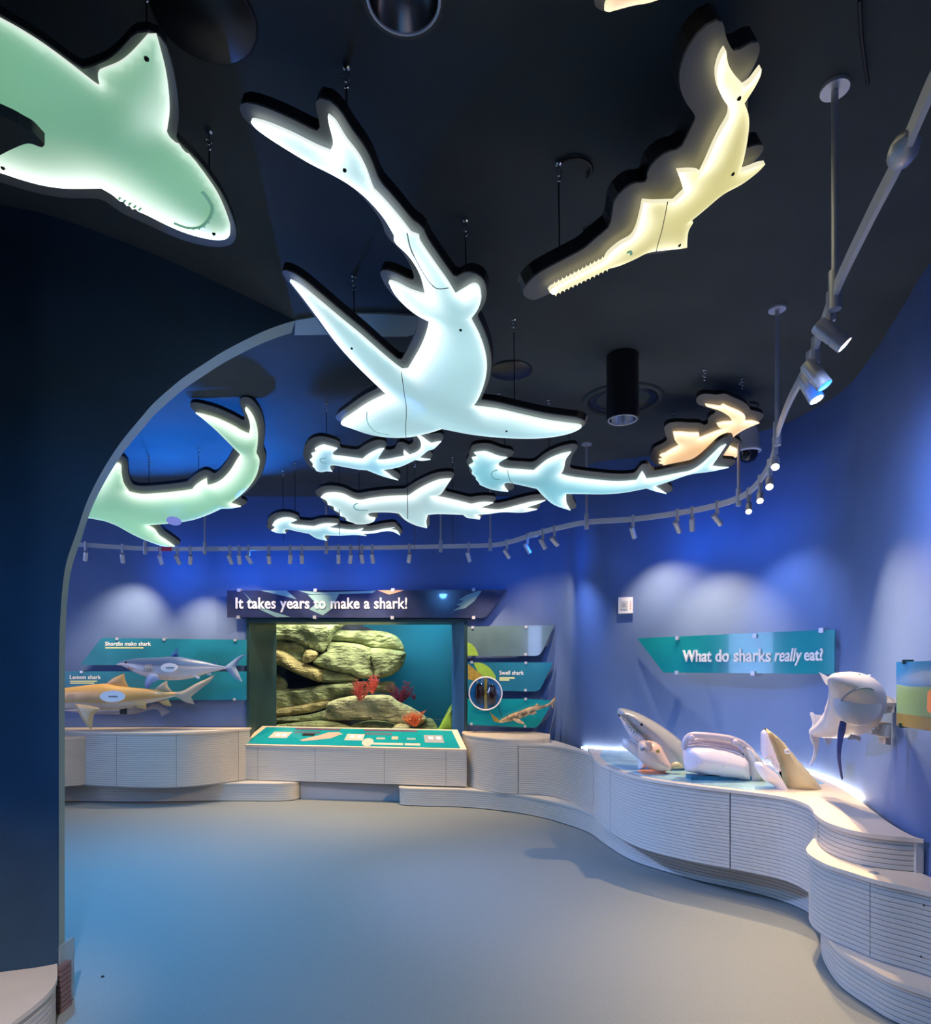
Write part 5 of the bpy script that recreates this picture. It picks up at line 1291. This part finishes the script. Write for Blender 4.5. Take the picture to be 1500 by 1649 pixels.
spot('blue_fill_light', (-3.0, 4.6, 3.09), (1.7, 4.2, 0.2), 900, (0.32, 0.43, 1.0), 50, 1.0, 0.08, pd)  # added blue fill aimed at the counter front
pv = pendant((-0.5, 0.2), 'blue-lamped cylinder downlight above the viewer', 3.10, 0.10, 420, (-0.5, 2.8, 0), (0.10,0.37,1.0))  # added out of view for blue fill on the near floor
spot('bench_fill', (-0.5, 0.2, 3.08), (-2.0, 2.5, 0.15), 380, WARM, 22, 1.0, 0.05, pv)  # warm fill added to brighten the bench top
q = Pz(1003, 643, CEIL)
mb = MB(); mb.tube([(q.x+0.27*math.cos(a), q.y+0.27*math.sin(a), CEIL) for a in np.linspace(0, 2*math.pi, 49)], 0.022, 8, False)
r = thing('ceiling_ring', 'recessed round ring in the ceiling behind the downlight', 'ceiling ring', (q.x, q.y, CEIL-0.03)); mb.build('outer_ring', M_ceil, r, True)
mb = MB(); mb.lathe((q.x, q.y, 0), [(0.19,CEIL-0.001),(0.20,CEIL-0.012),(0.235,CEIL-0.012),(0.245,CEIL-0.001)], UPV, 48); mb.build('inner_ring', M_black, r, True)
q = Pz(823, 596, CEIL)
mb = MB(); mb.lathe((q.x, q.y, 0), [(0,CEIL-0.012),(0.13,CEIL-0.012),(0.14,CEIL-0.006),(0.142,CEIL-0.0005)], UPV, 36)
tag(mb.build('ceiling_speaker', M_black, None, True, (q.x, q.y, CEIL-0.012)), 'flat round black ceiling speaker right of the thresher body', 'speaker')
q = Pz(330, 25, CEIL)
mb = MB(); mb.lathe((q.x, q.y, 0), [(0,CEIL-0.012),(0.14,CEIL-0.012),(0.15,CEIL-0.006),(0.152,CEIL-0.0005)], UPV, 36)
tag(mb.build('ceiling_speaker', M_black, None, True, (q.x, q.y, CEIL-0.012)), 'large black ceiling disc right of the green fin at top left', 'speaker')
# dome camera
Yd = 5.05; q = P(1205, 700, Yd)
r = thing('dome_camera', 'white ceiling dome security camera behind the amber shark', 'camera', (q.x, q.y, 3.14)); s_ = Yd/F
mb = MB(); mb.lathe((q.x, q.y, 0), [(0.05,CEIL-0.001),(0.065,3.40),(0.085,3.33),(0.088,3.24),(0.098,3.23),(0.100,3.205),(0.078,3.20)], UPV, 28); mb.build('housing', M_white, r, True)
mb = MB(); mb.lathe((q.x, q.y, 0), [(0.076,3.205),(0.070,3.165),(0.05,3.135),(0.025,3.122),(0.0,3.12)], UPV, 24); mb.build('dome', M_eye, r, True)
# little white sensor
q = Pz(237, 782, CEIL)
r = thing('motion_sensor', 'small white ceiling sensor left of the curled-tail shark', 'sensor', (q.x, q.y, CEIL-0.06))
mb = MB(); mb.box(q.x-0.075, q.x+0.075, q.y-0.04, q.y+0.04, CEIL-0.04, CEIL-0.0005); mb.build('case', M_white, r)
mb = MB(); mb.lathe((q.x, q.y, 0), [(0.02,CEIL-0.04),(0.015,CEIL-0.06),(0,CEIL-0.062)], UPV, 12); mb.build('lens', M_white, r, True)
# loose cords on the ceiling
def cord(name, pts, label):
    mb = MB(); mb.tube([Vector(p) for p in catmull([tuple(Pz(x, y, z)) for x, y, z in pts], 6)], 0.006, 6)
    tag(mb.build(name, M_wire, None, True, tuple(Pz(*pts[0]))), label, 'cord')
cord('power_cord', [(905,262,CEIL-0.01),(915,256,CEIL-0.01),(935,255,CEIL-0.01),(951,265,CEIL-0.01),(952,278,CEIL-0.01),(946,286,CEIL-0.01)], 'short black cord loop on the ceiling above the saw snout')
cord('power_cord', [(1385,0,CEIL-0.01),(1388,60,CEIL-0.02),(1398,135,CEIL-0.03)], 'thin black cord at the top right of the ceiling')
cord('power_cord', [(940,372,CEIL-0.01),(965,365,CEIL-0.01),(1000,363,CEIL-0.012),(1010,350,CEIL-0.02)], 'thin black cord behind the sawfish body')
cord('power_cord', [(1198,690,CEIL-0.02),(1212,668,CEIL-0.03),(1222,652,CEIL-0.01),(1208,648,CEIL-0.01)], 'looped black cord beside the post by the dome camera')
# fire alarm strobe
pw, tw = wall_at(1008, 1.95); nw = Vector((tw.y, -tw.x, 0)); nw = nw if nw.y < 0 else -nw
r = thing('alarm_strobe', 'white fire alarm strobe box on the blue wall', 'alarm', pw+nw*0.03-Vector((0,0,0.08)))
pc = ray_plane(1008, 975, pw+nw*0.03, nw); hw = 0.066; hh = 0.075
mb = MB(); mb.obox(pc, tw, UPV, nw, hw, hh, 0.03); mb.build('case', M_white, r)
mb = MB(); mb.obox(pc+nw*0.034-tw*0.012, tw, UPV, nw, 0.032, 0.040, 0.006); mb.build('lens', mat('strobe_lens', (0.55,0.58,0.62), 0.1), r)
mb = MB()
for a in (0.6, -0.6, 1.57): mb.obox(pc+nw*0.041-tw*0.012, tw*math.cos(a)+UPV*math.sin(a), -tw*math.sin(a)+UPV*math.cos(a), nw, 0.026, 0.003, 0.001)
mb.build('strobe_tube', M_grey, r)
mb = MB()
for k in range(4): mb.obox(pc+nw*0.031+tw*0.045+UPV*(0.03-0.02*k), tw, UPV, nw, 0.004, 0.005, 0.001)
mb.build('red_print', M_red, r)

# ================================================================== LIGHT TRACK
ZTR = 2.76
tr_px = [(1560,20),(1500,140),(1450,255),(1400,353),(1345,470),(1305,580),(1270,650),(1252,700),(1240,748),(1215,785),(1190,802),(1150,815),(1100,825),(1020,836),(945,841),(880,855),(850,864),(820,873),(790,878),(710,880),(600,882),(450,883),(330,884),(250,884),(190,881),(130,877),(60,873)]
TR = catmull([tuple(Pz(x, y, ZTR))[:2] for x, y in tr_px], 8)
tr = thing('light_track', 'pale curving ceiling light track on thin posts', 'light track', (0.0, 6.0, ZTR))
v = []; f = []; T_ = np.gradient(TR, axis=0); T_ /= np.linalg.norm(T_, axis=1)[:, None]
for i in range(len(TR)):
    nx_, ny_ = T_[i, 1]*0.007, -T_[i, 0]*0.007
    for (s, z) in ((1,-0.022),(1,0.022),(-1,0.022),(-1,-0.022)): v.append((TR[i,0]+nx_*s, TR[i,1]+ny_*s, ZTR+z))
for i in range(len(TR)-1):
    for k in range(4): f.append((i*4+k, i*4+(k+1) % 4, (i+1)*4+(k+1) % 4, (i+1)*4+k))
obj('rail', v, f, mat('track_white', (0.70, 0.70, 0.74), 0.35), tr)
def track_at(px, py):
    pj = np.stack([750+F*TR[:, 0]/TR[:, 1], HZ-F*(ZTR-1.5)/TR[:, 1]], 1); i = int(np.argmin(np.hypot(pj[:, 0]-px, pj[:, 1]-py)))
    return Vector((TR[i, 0], TR[i, 1], ZTR)), i
for (px_, py_) in ((1345,470),(1252,700),(1190,802),(945,841),(790,878),(710,880),(517,882),(330,884),(232,883)):
    q, i = track_at(px_, py_)
    mb = MB(); mb.tube([(q.x, q.y, ZTR), (q.x, q.y, CEIL)], 0.011, 10); mb.build('post', M_alu, tr, True)
    mb = MB(); mb.lathe((q.x, q.y, 0), [(0,CEIL-0.012),(0.045,CEIL-0.012),(0.047,CEIL-0.0005)], UPV, 20); mb.build('ceiling_plate', M_alu, tr)
    mb = MB(); mb.tube([(q.x, q.y, ZTR-0.06), (q.x, q.y, ZTR+0.07)], 0.02, 12); mb.build('coupling', M_alu, tr, True)
q, i = track_at(1458, 240); mb = MB(); mb.tube([tuple(TR[i-2])+(ZTR,), tuple(TR[i-1])+(ZTR,), tuple(TR[i])+(ZTR,), tuple(TR[i+1])+(ZTR,), tuple(TR[i+2])+(ZTR,)], [0.012,0.03,0.034,0.03,0.012], 12); mb.build('feed_connector', M_alu, tr, True)
q, i = track_at(255, 884); mb = MB(); mb.obox(q, Vector((1,0,0)), UPV, Vector((0,-1,0)), 0.12, 0.023, 0.009); mb.build('red_tape', M_red, tr)
q, i = track_at(348, 884); mb = MB(); mb.obox(q, Vector((1,0,0)), UPV, Vector((0,-1,0)), 0.06, 0.026, 0.011); mb.build('joiner', M_alu, tr)
q, i = track_at(860, 862); mb = MB(); mb.obox(q, Vector((0.7,-0.7,0)), UPV, Vector((-0.7,-0.7,0)), 0.05, 0.026, 0.011); mb.build('joiner', M_alu, tr)

heads = [(138,877,0),(196,881,0),(256,884,1),(283,884,0),(306,884,2),(374,884,0),(391,884,1),(408,884,0),(438,883,2),(466,883,1),(482,883,0),(538,882,1),(569,882,2),(587,882,0),(606,882,1),(664,881,2),(755,879,1),(817,873,2),(851,864,1),(876,856,1),(894,852,2),(1019,836,1),(1092,826,2),(1117,823,1),(1157,814,2),(1205,790,3),(1225,774,3),(1240,748,3),(1250,712,3),(1305,580,4),(1316,552,5),(1343,478,4)]
ORD = ['1st','2nd','3rd']+['%dth' % k for k in range(4, 21)]+['21st','22nd','23rd']+['%dth' % k for k in range(24, 31)]+['31st','32nd']
aims = {}
for hi, (px_, py_, kind) in enumerate(heads):
    q, i = track_at(px_, py_)
    # aim at the wall beyond the track
    t = np.array([T_[i, 0], T_[i, 1]]); out = Vector((-t[1], t[0], 0))
    if out.dot(Vector((q.x, q.y, 0)) - Vector((-0.5, 3.0, 0))) < 0: out = -out
    rnd = random.Random(hi*7+3)
    down = {0: 1.3, 1: 1.5, 2: 1.1, 3: 1.0, 4: 1.3, 5: 1.2}[kind]
    aim = (out+Vector((rnd.uniform(-0.5, 0.5), rnd.uniform(-0.15, 0.15), -down))).normalized()
    if kind == 3: aim = Vector((-0.35, -0.75, -0.75)).normalized()
    lab = 'track spotlight, %s from the left along the ceiling track' % ORD[hi]
    r = thing('track_spotlight', lab, 'spotlight', (q.x, q.y, ZTR-0.16), 'spotlights on the ceiling track')
    mb = MB(); mb.box(q.x-0.011, q.x+0.011, q.y-0.013, q.y+0.013, ZTR-0.07, ZTR+0.035); mb.build('adapter', M_alu, r)
    mb = MB(); mb.tube([(q.x, q.y, ZTR-0.065), (q.x, q.y, ZTR-0.10)], 0.006, 8); mb.build('arm', M_alu, r)
    c = Vector((q.x, q.y, ZTR-0.115))
    L = 0.052 if kind < 4 else 0.06; R = 0.023 if kind < 4 else 0.03
    mb = MB(); mb.lathe(c, [(0.0,-L),(R*0.9,-L),(R,-L+0.008),(R,L*0.2),(R*0.94,L*0.22),(R*0.94,L*0.3),(R,L*0.32),(R,L),(R*0.85,L),(R*0.85,L-0.01)], aim, 18); cn = mb.build('can', M_alu, r, True)
    mb = MB(); mb.lathe(c, [(0.0,L-0.009),(R*0.84,L-0.009)], aim, 16); mb.build('lens', M_bulb if kind in (3, 4) else M_bulbdim, cn)
    aims[hi] = (c+aim*(L+0.004), aim, r, kind)
# working lamps: warm pools on the panels, blue washes on the upper wall
def lamp(hi, target, power, color, ang, blend=1.0):
    c, aim, r, k = aims[hi]
    if Vector(target).y > 0 and k != 3:
        pass
    spot('lamp_light', tuple(c), target, power, color, ang, blend, 0.02, r)
lamp(1, (-3.9,7.3,1.8), 90, NEUT, 85); lamp(4, (-3.0,7.2,1.3), 110, WARM, 85); lamp(8, (-2.6,7.2,1.9), 40, NEUT, 75)
lamp(10, (-1.8,7.2,1.9), 50, NEUT, 75); lamp(12, (-1.2,7.1,0.8), 120, WARM, 90); lamp(14, (-0.8,7.2,1.9), 50, NEUT, 75)
lamp(16, (0.4,7.2,1.2), 100, WARM, 80); lamp(18, (0.9,7.0,1.9), 60, NEUT, 80); lamp(20, (1.0,6.6,1.0), 60, LAV, 85)
lamp(21, (1.9,5.7,1.8), 65, NEUT, 90); lamp(23, (2.3,5.4,1.2), 100, WARM, 85); lamp(24, (2.5,4.8,1.7), 45, LAV, 90)
lamp(0, (-4.6,6.9,0.6), 60, WARM, 80); lamp(6, (-2.2,6.3,0.1), 170, WARM, 90); lamp(15, (-0.6,6.2,0.1), 170, WARM, 90)
lamp(25, (1.0,3.7,0.0), 200, WARM, 95); lamp(26, (-2.6,7.0,0.6), 420, WARM, 55); spot('lamp_light', tuple(aims[27][0]), (-0.4,6.9,0.5), 300, WARM, 50, 1.0, 0.02, aims[27][2]); lamp(27, (1.95,2.9,0.4), 200, WARM, 80); lamp(28, (1.5,2.7,0.1), 130, WARM, 95)
lamp(29, (2.5,3.9,1.9), 60, LAV, 100); lamp(31, (2.3,3.3,1.8), 50, LAV, 100); lamp(30, (2.2,2.8,1.2), 50, WARM, 90)
for hi in (2, 5, 9, 13, 17, 19, 22):
    c, aim, r, k = aims[hi]
    spot('blue_wash', tuple(c), (c.x+0.1, c.y+0.8, c.z+0.1), 11, BLUE, 170, 0.9, 0.03, r)
c, aim, r, k = aims[24]; spot('blue_wash', tuple(c), (c.x+0.5, c.y+0.2, c.z+0.1), 11, BLUE, 170, 0.9, 0.03, r)
c, aim, r, k = aims[30]; spot('blue_wash', tuple(c), (c.x+0.8, c.y+0.6, c.z+0.1), 11, BLUE, 170, 0.9, 0.03, r)
for hi, tgt, pw_ in ((2, (-3.2, 5.5, CEIL), 900), (7, (-2.3, 5.5, CEIL), 900), (12, (-1.2, 5.2, CEIL), 120)):  # blue fill added at these heads to tint the rear ceiling
    c, aim, r, k = aims[hi]; spot('blue_fill_uplight', tuple(c), tgt, pw_, BLUE, 85, 1.0, 0.03, r)
spot('lamp_light', tuple(aims[28][0]), (-1.2, 7.2, 1.9), 160, NEUT, 28, 1.0, 0.02, aims[28][2])  # second spot added at this head to even out the banner lettering
for o in bpy.data.objects:
    if '_o' in o: del o['_o']
